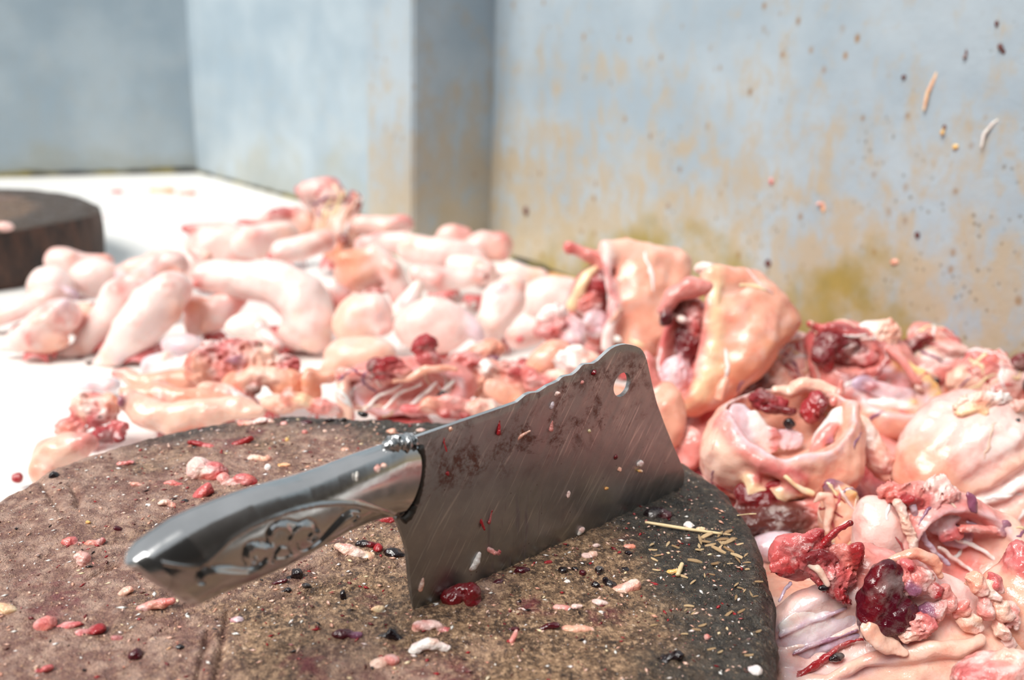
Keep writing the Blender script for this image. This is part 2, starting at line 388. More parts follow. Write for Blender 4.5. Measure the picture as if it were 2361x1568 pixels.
t = NT('handle_steel'); c = t.coord('Object')
M_HANDLE = t.out(t.mix(t.ramp(t.noise(c, 40, 4), .3, .7), (.46, .465, .47), (.56, .56, .565)), t.ramp(t.noise(c, 130, 5, .7), .3, .75, .12, .24), t.bump(t.noise(c, 300, 3), .05, .0004), .95)
t = NT('seam_grime'); c = t.coord('Object')
M_SEAM = t.out(t.mix(t.noise(c, 300, 3), lin(14, 13, 12), lin(66, 60, 54)), .5, t.bump(t.noise(c, 500, 3), .6, .001))
t = NT('weld_steel'); c = t.coord('Object')
M_WELD = t.out((.55, .56, .57), .26, t.bump(t.noise(c, 420, 3), .7, .0012), .95)
spine_px = [(949, 1008.6), (1026, 982), (1122.8, 949.2), (1158, 937.3), (1188.8, 926.3), (1201, 916), (1208.6, 909.6), (1221.8, 904.3), (1237.2, 903), (1250, 895), (1259.2, 888.5),
            (1275, 882), (1285.6, 876.6), (1290, 871), (1297, 866.5), (1316.4, 863.4), (1325, 857), (1331.8, 850.2), (1337, 843), (1343.8, 838.6), (1364.9, 837), (1375, 831), (1384.7, 821.6), (1395, 812),
            (1404.5, 804), (1415, 798), (1426.5, 794.3), (1440, 792.6), (1452.9, 794.3), (1463, 797), (1472.7, 801.8), (1479, 808.5), (1483.7, 817.2)]
toe_px = [(1567.3, 1125.2), (1574, 1117), (1575.6, 1107.6), (1575.5, 1097), (1573.9, 1085.6), (1562.9, 1059.2), (1545.3, 1019.6), (1527.7, 975.6), (1510, 927.2), (1499, 883.2), (1490.3, 843.6), (1487, 829), (1483.7, 817.2)]
edge_px = [(953.4, 1409), (964.4, 1406.8), (1026, 1384), (1114, 1351), (1200, 1312), (1290, 1271), (1380, 1228), (1466, 1184.6), (1536.5, 1146.5), (1558, 1134), (1567.3, 1125.2)]
heel_px = [(953.4, 1409), (948, 1380), (944.6, 1354), (938, 1288), (935, 1264), (929.2, 1244), (918.2, 1213), (908, 1194), (915, 1178), (930, 1140), (940, 1080), (946, 1030), (949, 1008.6)]
NU, NV = 220, 70
cb, ctp = resample(plpts(edge_px), NU), resample(plpts(spine_px), NU)
cl, cr = resample(plpts(heel_px), NV), resample(plpts(toe_px), NV)
cb[:6] += np.array([0, 0]);
u = np.linspace(0, 1, NU)[:, None, None]; v = np.linspace(0, 1, NV)[None, :, None]
S = (1 - v) * cb[:, None] + v * ctp[:, None] + (1 - u) * cl[None] + u * cr[None] - ((1 - u) * (1 - v) * cb[0] + u * (1 - v) * cb[-1] + (1 - u) * v * ctp[0] + u * v * ctp[-1])
vv = np.broadcast_to(v[..., 0], (NU, NV))
th = .00025 + (.00135 - .00025) * np.clip(vv / .16, 0, 1) ** .8
# a wavy hammered spine bevel
th = np.where(vv > .985, th * .8, th)
Vf = np.stack([S[..., 0], -th, S[..., 1]], -1).reshape(-1, 3); Vb = np.stack([S[..., 0], th, S[..., 1]], -1).reshape(-1, 3)
idx = np.arange(NU * NV).reshape(NU, NV)
Qf = np.stack([idx[:-1, :-1], idx[1:, :-1], idx[1:, 1:], idx[:-1, 1:]], -1).reshape(-1, 4)
Qb = Qf[:, ::-1] + NU * NV
loop = np.r_[idx[:, 0], idx[-1, 1:], idx[-2::-1, -1], idx[0, -2:0:-1]]
Qs = np.stack([loop, loop + NU * NV, np.roll(loop, -1) + NU * NV, np.roll(loop, -1)], -1)
cleaver = empty('cleaver', HEEL, 'steel meat cleaver with an engraved metal handle stuck in the large chopping block', 'cleaver')
_fr = Matrix(((ex[0], ey[0], 0), (ex[1], ey[1], 0), (ex[2], ey[2], 1))).to_4x4()
cleaver.rotation_euler = _fr.to_euler()
blade = add_mesh('blade', np.concatenate([Vf, Vb]), np.concatenate([Qf, Qb, Qs]).tolist(), M_BLADE, cleaver)
t = NT('ground_spine'); c = t.coord('Object'); M_SPINE = t.out((.86, .87, .87), .28, t.bump(t.noise(c, 300, 3), .1, .0004), .95)
blade.data.materials.append(M_SPINE)
for _i in range(len(Qs)):
    if NU + NV - 2 <= _i < 2 * NU + NV - 3: blade.data.polygons[len(Qf) + len(Qb) + _i].material_index = 1
hc = pl(1430, 885.4); hr = abs(pl(1430, 885.4 - 27)[1] - hc[1])
bmx = bmesh.new(); bmesh.ops.create_cone(bmx, cap_ends=True, segments=48, radius1=hr, radius2=hr, depth=.02, matrix=Matrix.Translation((hc[0], 0, hc[1])) @ Matrix.Rotation(math.pi / 2, 4, 'X'))
mex = bpy.data.meshes.new('cutter'); bmx.to_mesh(mex); bmx.free(); cut = bpy.data.objects.new('cutter', mex); col.objects.link(cut)
cut.parent = cleaver
md = blade.modifiers.new('hole', 'BOOLEAN'); md.operation = 'DIFFERENCE'; md.object = cut; md.solver = 'EXACT'
bpy.context.view_layer.update(); dg_ = bpy.context.evaluated_depsgraph_get()
nm = bpy.data.meshes.new_from_object(blade.evaluated_get(dg_)); blade.modifiers.clear(); blade.data = nm; nm.name = 'blade'
bpy.data.objects.remove(cut)
nm.polygons.foreach_set('use_smooth', [True] * len(nm.polygons)); nm.set_sharp_from_angle(angle=math.radians(35))

# handle: lofted between its upper and lower outline, relief pressed into the near side
h_top = [(947, 1012), (930, 1014), (914, 1016), (883.7, 1029.5), (826, 1049.8), (758, 1077), (690.5, 1100.6), (622.8, 1119), (555, 1139.6), (504, 1160), (453, 1180), (402.5, 1204), (351.7, 1238), (317.8, 1261.6), (297, 1283), (289, 1299)]
h_bot = [(907.4, 1186), (877, 1191), (843, 1200), (792, 1222), (724.4, 1259), (656.6, 1296.5), (588.9, 1325), (521, 1351), (480, 1370), (455, 1383), (434.7, 1389.7), (419.4, 1387.7)]
NS, NT_ = 420, 240
tp, bt = smooth_path(h_top, NS), smooth_path(h_bot, NS)
s = np.linspace(0, 1, NS)
# bow the bolster end so it follows the seam
halfw = np.interp(s, [0, .1, .4, .8, .93, .975, 1], [.0072, .0080, .0095, .0112, .0105, .0078, .0030])
ang = np.linspace(0, 2 * math.pi, NT_, endpoint=False)
ca, sa = np.cos(ang), np.sin(ang)
ppx = tp[:, None] * ((1 + ca) / 2)[None, :, None] + bt[:, None] * ((1 - ca) / 2)[None, :, None]
seam_c = np.array([944, 1090.])
se = lambda q, n: np.sign(q) * np.abs(q) ** n
front = np.clip(-sa * -1, 0, 1)     # 1 on the near side
off = halfw[:, None] * se(sa, .62)[None]
cz = se(ca, .80)
ppx = tp[:, None] * ((1 + cz) / 2)[None, :, None] + bt[:, None] * ((1 - cz) / 2)[None, :, None]
bulge = (1 - s) ** 14
ppx[..., 0] += (18 * bulge)[:, None] * (1 - cz ** 2)[None]
def c5(L): return [(250 + a / 2.951, 960 + b / 2.951) for a, b in L]
ridge = smooth_path(c5([(300, 925), (380, 935), (440, 940), (520, 942), (580, 905), (650, 850), (750, 760), (900, 680), (1050, 620), (1200, 575), (1350, 545), (1500, 535), (1620, 545), (1740, 580), (1830, 612), (1900, 640)]), 90)
grooves = [[(575, 1062), (535, 1062), (515, 1022), (530, 985), (580, 960), (660, 945), (760, 948), (830, 965), (900, 968), (960, 945), (1000, 900)],
           [(860, 945), (832, 890), (845, 825), (890, 795), (960, 790), (1010, 800)], [(1010, 800), (1000, 740), (1030, 690), (1080, 660), (1150, 652), (1215, 672), (1290, 650), (1340, 680), (1350, 720)],
           [(1050, 935), (1058, 875), (1095, 822), (1150, 830), (1178, 885)], [(1215, 810), (1225, 850), (1265, 868), (1320, 850), (1380, 790), (1450, 705), (1530, 622), (1590, 590), (1640, 598)],
           [(1350, 720), (1355, 770), (1315, 800), (1285, 785)]]
raised = [[(555, 1040), (570, 1005), (650, 985), (760, 1000), (870, 1010), (955, 985), (1005, 935)], [(905, 940), (870, 900), (875, 850), (920, 825), (985, 835), (1045, 825)], [(900, 935), (935, 930), (925, 905)],
          [(1030, 755), (1035, 715), (1075, 690), (1130, 690), (1160, 730)], [(1160, 785), (1185, 730), (1240, 690), (1300, 695), (1325, 735), (1295, 768)], [(1070, 915), (1130, 915), (1175, 895)],
          [(1320, 855), (1400, 805), (1480, 722), (1545, 655), (1590, 635)], [(1610, 680), (1630, 665), (1635, 645)], [(1310, 790), (1345, 770), (1360, 735)]]
P2 = ppx.reshape(-1, 2)
def dist_to(poly):
    d = np.full(len(P2), 1e9)
    for a_, b_ in zip(poly[:-1], poly[1:]):
        ab = b_ - a_; tt = np.clip(((P2 - a_) @ ab) / (ab @ ab + 1e-9), 0, 1); d = np.minimum(d, np.linalg.norm(P2 - a_ - tt[:, None] * ab, axis=1))
    return d
disp = np.zeros(len(P2))
yr = np.interp(P2[:, 0], ridge[:, 0], ridge[:, 1], left=-1e4, right=1e4)
dr_ = dist_to(ridge)
below = (P2[:, 1] > yr) & (P2[:, 0] > ridge[0, 0] + 20) & (P2[:, 0] < ridge[-1, 0])
disp -= .0011 * np.where(below, np.clip(dr_ / 7, 0, 1), 0)
disp += .0006 * np.exp(-(dr_ / 4.0) ** 2)
for g in grooves: disp -= .0009 * np.exp(-(dist_to(smooth_path(c5(g), 60)) / 2.6) ** 2)
for g in raised: disp += .0007 * np.exp(-(dist_to(smooth_path(c5(g), 60)) / 3.6) ** 2)
disp = (disp.reshape(NS, NT_) * np.clip(sa * 2.2 - .25, 0, 1)[None])
O3 = np.array([onplane(q[0], q[1], HEEL, ey) - HEEL for q in P2])
VX = (O3 @ ex).reshape(NS, NT_); VZ = (O3 @ ez).reshape(NS, NT_); VY = -(off + disp)
HV = np.stack([VX, VY, VZ], -1).reshape(-1, 3)
ii = np.arange(NS * NT_).reshape(NS, NT_); i2 = np.roll(ii, -1, 1)
HF = np.stack([ii[:-1], i2[:-1], i2[1:], ii[1:]], -1).reshape(-1, 4)
HF = HF.tolist() + [ii[0, ::-1].tolist(), ii[-1].tolist()]
handle = add_mesh('handle', HV, HF, M_HANDLE, cleaver)
bmn = bmesh.new(); bmn.from_mesh(handle.data); bmesh.ops.recalc_face_normals(bmn, faces=bmn.faces); bmn.to_mesh(handle.data); bmn.free()
handle.data.set_sharp_from_angle(angle=math.radians(55))
def tube_local(name, pts, radii, mat, parent, seg=10, lump=0., seed=1):
    pts = np.array(pts, float); n = len(pts); V, F = [], []; rng = np.random.RandomState(seed)
    for i in range(n):
        d = pts[min(i + 1, n - 1)] - pts[max(i - 1, 0)]; d /= np.linalg.norm(d) + 1e-12
        a_ = np.cross(d, [0, 0, 1.]) if abs(d[2]) < .9 else np.cross(d, [1., 0, 0]); a_ /= np.linalg.norm(a_); b_ = np.cross(d, a_)
        for k in range(seg):
            th_ = 2 * math.pi * k / seg; r_ = radii[i] * (1 + lump * (rng.rand() - .5))
            V.append(pts[i] + r_ * (math.cos(th_) * a_ + math.sin(th_) * b_))
    for i in range(n - 1):
        for k in range(seg): F.append((i * seg + k, i * seg + (k + 1) % seg, (i + 1) * seg + (k + 1) % seg, (i + 1) * seg + k))
    F.append(list(range(seg))[::-1]); F.append(list(range((n - 1) * seg, n * seg)))
    return add_mesh(name, V, F, mat, parent)
seam = smooth_path(plpts([(953, 1022), (957, 1050), (955, 1085), (949, 1120), (940, 1155), (928, 1180), (915, 1192)]), 40)
o = tube_local('grimy_seam', [(q[0], -.0046, q[1]) for q in seam], [.0021] * 40, M_SEAM, cleaver, 10, .25); o['label'] = 'black grime along the joint of blade and handle'
tube_local('grimy_seam', [(q[0], .0046, q[1]) for q in seam], [.0021] * 40, M_SEAM, cleaver, 10, .25, 5)
wl = smooth_path(plpts([(880, 1031), (897, 1023), (912, 1018), (930, 1018), (944, 1017), (950, 1024)]), 26)
rng = np.random.RandomState(4)
o = tube_local('weld_bead', [(q[0], -.002 + .002 * (rng.rand() - .5), q[1]) for q in wl], np.interp(np.linspace(0, 1, 26), [0, .2, .5, .8, 1], [.0015, .0036, .0042, .0040, .0020]) * (1 + .35 * (rng.rand(26) - .5)), M_WELD, cleaver, 12, .25)
o['label'] = 'lumpy silver weld at the top of the joint'
# ------------------------------------------------------------------ flesh: signed-distance modelling, meshed with surface nets
PAL = dict(skin=(246, 222, 216), skinp=(242, 202, 194), pale=(242, 196, 176), peach=(234, 172, 148), orange=(230, 156, 124), pink=(224, 142, 134), rose=(206, 104, 104),
           red=(160, 38, 44), dred=(112, 20, 28), black=(26, 14, 18), mem=(222, 200, 208), lilac=(196, 172, 192), purple=(138, 88, 116), fat=(248, 218, 176), yellow=(238, 190, 112),
           bone=(246, 238, 230), blue=(216, 222, 230), brown=(92, 44, 38), white=(250, 240, 236), liver=(74, 12, 26))
PAL = {k: np.array(lin(*v)) for k, v in PAL.items()}
def flesh_mat(name, rough, mottle, sss, bump, spec=.5):
    t = NT(name); at = t.n('ShaderNodeAttribute', attribute_name='Col'); oi = t.n('ShaderNodeObjectInfo')
    c0 = t.n('ShaderNodeTexCoord'); ad = t.n('ShaderNodeVectorMath', operation='ADD'); t.link(c0.outputs['Object'], ad.inputs[0]); t.link(oi.outputs['Random'], ad.inputs[1])
    c = ad.outputs[0]
    n1 = t.noise(c, 55, 5, .6, .3); n2 = t.noise(c, 230, 4, .65)
    hot = t.mix(1.0, at.outputs['Color'], (1.0, .70, .66), 'MULTIPLY')
    a = t.mix(t.math('MULTIPLY', t.ramp(n1, .50, .68), mottle), at.outputs['Color'], hot)
    lite = t.mix(.45, at.outputs['Color'], (.95, .86, .80))
    a = t.mix(t.math('MULTIPLY', t.ramp(n1, .46, .32), mottle * .7), a, lite)
    v = t.noise(t.coord('Object', loc=(4, 7, 2)), 85, 3, .5, 1.6)
    vein = t.ramp(t.math('ABSOLUTE', t.math('SUBTRACT', v, .5)), .0, .012, 1., 0.)
    a = t.mix(t.math('MULTIPLY', t.math('MULTIPLY', vein, t.ramp(n1, .45, .6)), mottle * .55), a, t.mix(1.0, at.outputs['Color'], (.78, .42, .46), 'MULTIPLY'))
    a = t.mix(t.math('MULTIPLY', t.ramp(n2, .64, .72), mottle * .5), a, t.mix(1.0, at.outputs['Color'], (.8, .38, .36), 'MULTIPLY'))
    fas = t.noise(t.coord('Object', scale=(.35, 1, 1), rot=(.5, .8, .4)), 120, 5, .65, .8)
    a = t.mix(t.math('MULTIPLY', t.ramp(fas, .58, .72), mottle * .45), a, t.mix(.6, at.outputs['Color'], (.98, .90, .86)))
    m = t.out(a, rough, t.bump(t.math('ADD', n2, t.math('MULTIPLY', t.noise(c, 90, 4, .6), 1.5)), bump, .0016), spec=spec)
    t.b.inputs['Subsurface Weight'].default_value = sss; t.b.inputs['Subsurface Radius'].default_value = (.006, .0022, .0015); t.b.inputs['Subsurface Scale'].default_value = 1.0
    return m
M_FLESH = flesh_mat('raw_flesh', .18, .6, .3, .30, .6)
M_SKIN = flesh_mat('chicken_skin', .30, .45, .25, .30)
M_RAG = flesh_mat('torn_flesh', .18, 1.0, .15, .7, .6)
M_WET = flesh_mat('wet_clot', .10, .4, .0, .5, .7)

def rotm(a, yaw, tilt):
    a, yaw, tilt = map(math.radians, (a, yaw, tilt))
    Rz = np.array([[math.cos(a), -math.sin(a), 0], [math.sin(a), math.cos(a), 0], [0, 0, 1]])
    Ry = np.array([[math.cos(yaw), 0, math.sin(yaw)], [0, 1, 0], [-math.sin(yaw), 0, math.cos(yaw)]])
    Rx = np.array([[1, 0, 0], [0, math.cos(tilt), -math.sin(tilt)], [0, math.sin(tilt), math.cos(tilt)]])
    return (Rz @ Ry @ Rx).astype(np.float32)
def wob(p, f, sd):
    x, y, z = p[..., 0] * f + sd * 1.7, p[..., 1] * f + sd * 2.3, p[..., 2] * f + sd * .9
    return (np.sin(x + 1.6 * np.sin(y * .7 + 1)) * np.sin(y + 1.6 * np.sin(z * .8 + 2)) + np.sin(z * 1.1 + 1.4 * np.sin(x * .9)) * np.sin(x * .6 - y * .8 + 1.3)) * .6
class Piece:
    """a piece of meat, modelled in pixels of the photograph at its own depth; x right, y up, z towards the viewer"""
    def __init__(s, px, py, z=None, d=None, h=5., seed=0, warp=None):
        warp = warp if warp is not None else (1.0 if h >= 5.5 else 1.5)
        s.px, s.py, s.h, s.seed = px, py, h, seed; s.P = []; s.warp = warp
        rs = np.random.RandomState(seed + 17); s.FR = rotm(*(rs.rand(3) * 180)) * np.array([1., .42, .75], np.float32)
        s.d = d if d is not None else depth_on(px, py, z)
        s.o = CAM + s.d * ray(px, py); s.u = s.d / FPX
    def E(s, x, y, rx, ry, rz=None, dz=0, a=0, c='skin', k=8., n=1.5, m=0., yaw=0, tilt=0, op='u'):
        rz = rz if rz is not None else min(rx, ry)
        s.P.append(dict(t='e', o=np.array([x - s.px, -(y - s.py), dz], np.float32), r=np.array([rx, ry, rz], np.float32), R=rotm(-a, yaw, tilt), c=PAL[c], k=k, n=n, m=m, op=op)); return s
    def T(s, pts, c='skin', k=6., n=.8, m=0., op='u'):
        q = np.array([(x - s.px, -(y - s.py), dz, r) for x, y, dz, r in pts], np.float32)
        s.P.append(dict(t='t', q=q, c=PAL[c], k=k, n=n, m=m, op=op)); return s
    def dist(s, pr, p):
        if pr['t'] == 'e':
            q = (p - pr['o']) @ pr['R']; r = pr['r']
            k0 = np.sqrt(((q / r) ** 2).sum(-1)) + 1e-6; k1 = np.sqrt(((q / (r * r)) ** 2).sum(-1)) + 1e-6
            return k0 * (k0 - 1) / k1
        d = None; q = pr['q']
        for i in range(len(q) - 1):
            a, b = q[i, :3], q[i + 1, :3]; ab = b - a; t_ = np.clip(((p - a) @ ab) / float(ab @ ab + 1e-6), 0, 1)
            e = p - a - t_[..., None] * ab; di = np.sqrt((e * e).sum(-1)) - (q[i, 3] + (q[i + 1, 3] - q[i, 3]) * t_)
            d = di if d is None else np.minimum(d, di)
        return d
    def bend(s, p):
        """slow irregular bending, so that nothing stays a clean tube or ellipsoid"""
        if not s.warp: return p
        A = 5.5 * s.warp * min(1, s.h / 4.5); g_ = 4.5 / min(4.5, s.h); q = p.copy()
        for i in range(3): q[..., i] += A * wob(p, .021 * g_, s.seed + 11 + 5 * i) + .42 * A * wob(p, .062 * g_, s.seed + 31 + 5 * i)
        return q
    def field(s, p):
        p = s.bend(p)
        n1 = wob(p, .075 * 4.5 / s.h, s.seed) if any(q['n'] for q in s.P) else 0
        if any(q['m'] for q in s.P):
            pf = p @ s.FR; g_ = s.h / 4
            n2 = 1.3 * (np.abs(wob(pf, .20 / g_, s.seed + 3)) * 2 - .6) + .7 * wob(pf, .42 / g_, s.seed + 5)
        else: n2 = 0
        d = None
        for pr in s.P:
            di = s.dist(pr, p) + pr['n'] * n1 + pr['m'] * n2 * min(.9, s.h / 5.); k = pr['k']
            if d is None: d = di; continue
            if pr['op'] == 'u': h_ = np.clip(.5 + .5 * (d - di) / k, 0, 1); d = d * (1 - h_) + di * h_ - k * h_ * (1 - h_)
            else: h_ = np.clip(.5 - .5 * (d + di) / k, 0, 1); d = d * (1 - h_) - di * h_ + k * h_ * (1 - h_)
        return d
    def bounds(s):
        lo, hi = [], []
        for pr in s.P:
            if pr['op'] != 'u': continue
            if pr['t'] == 'e': e = np.abs(pr['R']) @ pr['r']; lo.append(pr['o'] - e); hi.append(pr['o'] + e)
            else: q = pr['q']; lo.append((q[:, :3] - q[:, 3:]).min(0)); hi.append((q[:, :3] + q[:, 3:]).max(0))
        pad = 3 * s.h + 4
        return np.min(lo, 0) - pad, np.max(hi, 0) + pad
    def mesh(s):
        lo, hi = s.bounds(); n = np.ceil((hi - lo) / s.h).astype(int) + 1
        ax = [lo[i] + s.h * np.arange(n[i], dtype=np.float32) for i in range(3)]
        G = np.stack(np.meshgrid(*ax, indexing='ij'), -1).astype(np.float32)
        Fd = s.field(G); ins = Fd < 0
        c8 = [(i, j, k) for i in (0, 1) for j in (0, 1) for k in (0, 1)]
        sl = lambda A, o: A[o[0]:A.shape[0] - 1 + o[0], o[1]:A.shape[1] - 1 + o[1], o[2]:A.shape[2] - 1 + o[2]]
        cnt = sum(sl(ins, o).astype(np.int8) for o in c8); act = (cnt > 0) & (cnt < 8)
        I = np.argwhere(act); vid = np.full(act.shape, -1, np.int64); vid[act] = np.arange(len(I))
        vals = np.stack([Fd[I[:, 0] + o[0], I[:, 1] + o[1], I[:, 2] + o[2]] for o in c8], 1); co = np.array(c8, np.float32)
        acc = np.zeros((len(I), 3)); w_ = np.zeros(len(I))
        for a in range(8):
            for b in range(a + 1, 8):
                if abs(co[a] - co[b]).sum() != 1: continue
                x = (vals[:, a] < 0) != (vals[:, b] < 0); t_ = np.where(x, vals[:, a] / (vals[:, a] - vals[:, b] + 1e-12), 0)
                acc += np.where(x[:, None], co[a] + t_[:, None] * (co[b] - co[a]), 0); w_ += x
        V = (I + acc / w_[:, None]) * s.h + lo
        F = []
        for ax_ in range(3):
            b_, c_ = (ax_ + 1) % 3, (ax_ + 2) % 3
            A0 = [slice(None)] * 3; A1 = [slice(None)] * 3; A0[ax_] = slice(0, -1); A1[ax_] = slice(1, None)
            ch = ins[tuple(A0)] != ins[tuple(A1)]
            J = np.argwhere(ch); ok = (J[:, b_] > 0) & (J[:, c_] > 0) & (J[:, b_] < act.shape[b_]) & (J[:, c_] < act.shape[c_]); J = J[ok]
            def cell(db, dc):
                K = J.copy(); K[:, b_] -= db; K[:, c_] -= dc; return vid[K[:, 0], K[:, 1], K[:, 2]]
            q = np.stack([cell(0, 0), cell(1, 0), cell(1, 1), cell(0, 1)], 1)
            fl = ~ins[J[:, 0], J[:, 1], J[:, 2]]; q[fl] = q[fl][:, ::-1]; F.append(q)
        F = np.concatenate(F); F = F[(F >= 0).all(1)]
        Vw = V.astype(np.float32); Vf = s.bend(Vw)
        W = np.zeros(len(Vf)); C = np.zeros((len(Vf), 3)); base = np.stack([s.dist(pr, Vf) for pr in s.P])
        cut = np.array([pr['op'] != 'u' for pr in s.P])
        ck = s.h * 1.2; jit = (4.5 * wob(Vf, .11 * 4.5 / s.h, s.seed + 2) + 3 * wob(Vf, .3 * 4.5 / s.h, s.seed + 4)) * s.h / 4.5
        for i, pr in enumerate(s.P):
            dd = base[i] if not cut[i] else np.abs(base[i]) - 3 - s.h
            w1 = np.exp(-np.clip(dd + jit * math.sin(i * 2.4 + 1), -30, 80) / ck); W += w1; C += w1[:, None] * pr['c']
        C = C / W[:, None]
        lum = C.mean(1, keepdims=True); st_ = np.clip((lum - .12) / .3, 0, 1) * s.mot
        w1 = np.clip((wob(Vf @ s.FR, .10, s.seed + 41) - .25) / .5, 0, 1)[:, None] * .55 * st_; C = C * (1 - w1) + w1 * np.array([.86, .74, .70])
        w2 = np.clip((wob(Vf, .055, s.seed + 47) + .35 * wob(Vf, .24, s.seed + 48) - .42) / .4, 0, 1)[:, None] * .5 * st_; C = C * (1 - w2) + w2 * np.array([.86, .47, .43] if s.sk else [.58, .13, .13])
        w3 = np.clip((wob(Vf, .045, s.seed + 57) - .5) / .4, 0, 1)[:, None] * .2 * st_; C = C * (1 - w3) + w3 * np.array([.92, .68, .46] if s.sk else [.86, .56, .30])
        return Vw, F, C
    def build(s, name, mat, parent=None, label=None, cat=None, group=None, minz=None):
        s.mot = {'raw_flesh': .42, 'torn_flesh': 1.0, 'chicken_skin': .9}.get(mat.name, 0.); s.sk = mat.name == 'chicken_skin'
        V, F, C = s.mesh()
        Wd = s.o + (V[:, :1] * RX + V[:, 1:2] * UP - V[:, 2:3] * FW) * s.u
        if minz is not None: Wd[:, 2] = np.maximum(Wd[:, 2], minz)
        if parent is None:
            org = np.array([Wd[:, 0].mean(), Wd[:, 1].mean(), Wd[:, 2].min()])
        else: org = np.array(parent['_org'])
        me = bpy.data.meshes.new(name)
        me.vertices.add(len(V)); me.vertices.foreach_set('co', (Wd - org).astype(np.float32).ravel())
        me.loops.add(F.size); me.polygons.add(len(F))
        me.loops.foreach_set('vertex_index', F.astype(np.int32).ravel())
        me.polygons.foreach_set('loop_start', np.arange(0, F.size, 4, dtype=np.int32))
        me.polygons.foreach_set('use_smooth', np.ones(len(F), bool))
        ca_ = me.color_attributes.new('Col', 'FLOAT_COLOR', 'POINT')
        ca_.data.foreach_set('color', np.c_[C, np.ones(len(C))].astype(np.float32).ravel())
        me.update(); me.validate(); me.materials.append(mat)
        o = bpy.data.objects.new(name, me); col.objects.link(o)
        if parent is None: o.location = tuple(map(float, org))
        else: o.parent = parent
        if label and cat: tag(o, label, cat, group)
        elif label: o['label'] = label
        s.ctr = Wd.mean(0); s.rad = .5 * float(np.ptp(Wd[:, :2], axis=0).mean()); s.zr = (Wd[:, 2].min(), Wd[:, 2].max())
        s.W = Wd
        return o
MOUND = []
def support(p, f=.55): MOUND.append((p.ctr[0], p.ctr[1], p.rad, p.ctr[2], f))
def meat(name, p, mat, label, cat, group=None, sup=.5):
    o = p.build(name, mat, label=label, cat=cat, group=group, minz=.0008)
    if sup: support(p, sup)
    return o
def sinews(root, main, n):
    """thin strands of fascia and vessels that hug the body, walked over its surface"""
    rs = np.random.RandomState(main.seed + 900); org = np.array(root['_org']); me = root.children[0].data
    W = main.W; N = np.empty(len(me.vertices) * 3, np.float32); me.vertices.foreach_get('normal', N); N = N.reshape(-1, 3)
    if len(N) != len(W): return
    face = np.where((N @ -FW) > .15)[0]
    for nm, lb, cols, cnt, rr in (('sinew', 'pale strands of sinew over the flesh', ['white', 'pale', 'skinp', 'fat'], n, 2.6), ('blood_vessel', 'thin red and purple vessels', ['red', 'rose', 'purple', 'rose'], int(n * .7), 1.9)):
        V, F, C = [], [], []
        for _ in range(cnt):
            i = rs.choice(face); d = rs.normal(0, 1, 3); pts, nn = [], []
            step = 9 * main.u
            for k in range(rs.randint(5, 13)):
                pts.append(W[i]); nn.append(N[i]); d = d - N[i] * (d @ N[i]); d = d / (np.linalg.norm(d) + 1e-9) + rs.normal(0, .25, 3)
                i = int(np.argmin(((W - (W[i] + d * step)) ** 2).sum(1)))
            pts = np.array(pts); nn = np.array(nn); m_ = len(pts); c_ = PAL[cols[rs.randint(len(cols))]]
            for k in range(m_):
                t__ = pts[min(k + 1, m_ - 1)] - pts[max(k - 1, 0)]; t__ = t__ / (np.linalg.norm(t__) + 1e-9); b_ = np.cross(t__, nn[k]); b_ = b_ / (np.linalg.norm(b_) + 1e-9)
                r_ = rr * main.u * (.6 + rs.rand()) * (math.sin(math.pi * (k + .6) / (m_ + .2)) ** .5)
                for q in range(6):
                    th = q * math.pi / 3; V.append(pts[k] - org + b_ * r_ * 1.5 * math.cos(th) + nn[k] * r_ * (.7 * math.sin(th) + .1)); C.append(c_)
            o_ = len(V) - 6 * m_
            for k in range(m_ - 1):
                for q in range(6): F.append((o_ + k * 6 + q, o_ + k * 6 + (q + 1) % 6, o_ + k * 6 + 6 + (q + 1) % 6, o_ + k * 6 + 6 + q))
        if not F: continue
        o = add_mesh(nm, V, F, M_FLESH, root); o['kind'] = 'stuff'; o['label'] = lb
        ca_ = o.data.color_attributes.new('Col', 'FLOAT_COLOR', 'POINT'); ca_.data.foreach_set('color', np.c_[np.array(C), np.ones(len(C))].astype(np.float32).ravel())
def carcass(name, label, main, mat, parts, group='chicken carcasses heaped behind and beside the block', sup=.5, cat='carcass', strands=14):
    """an Empty at the base parenting the body and the parts that look different"""
    r = empty(name, main.o, label, cat, group); r.location = (float(main.o[0]), float(main.o[1]), .001); r['_org'] = [float(main.o[0]), float(main.o[1]), .001]
    main.build('body', mat, parent=r, minz=.0008); support(main, sup)
    for nm, pc, m, lb in parts: pc.build(nm, m, parent=r, label=lb, minz=.0008)
    if strands: sinews(r, main, strands)
    del r['_org']
    return r
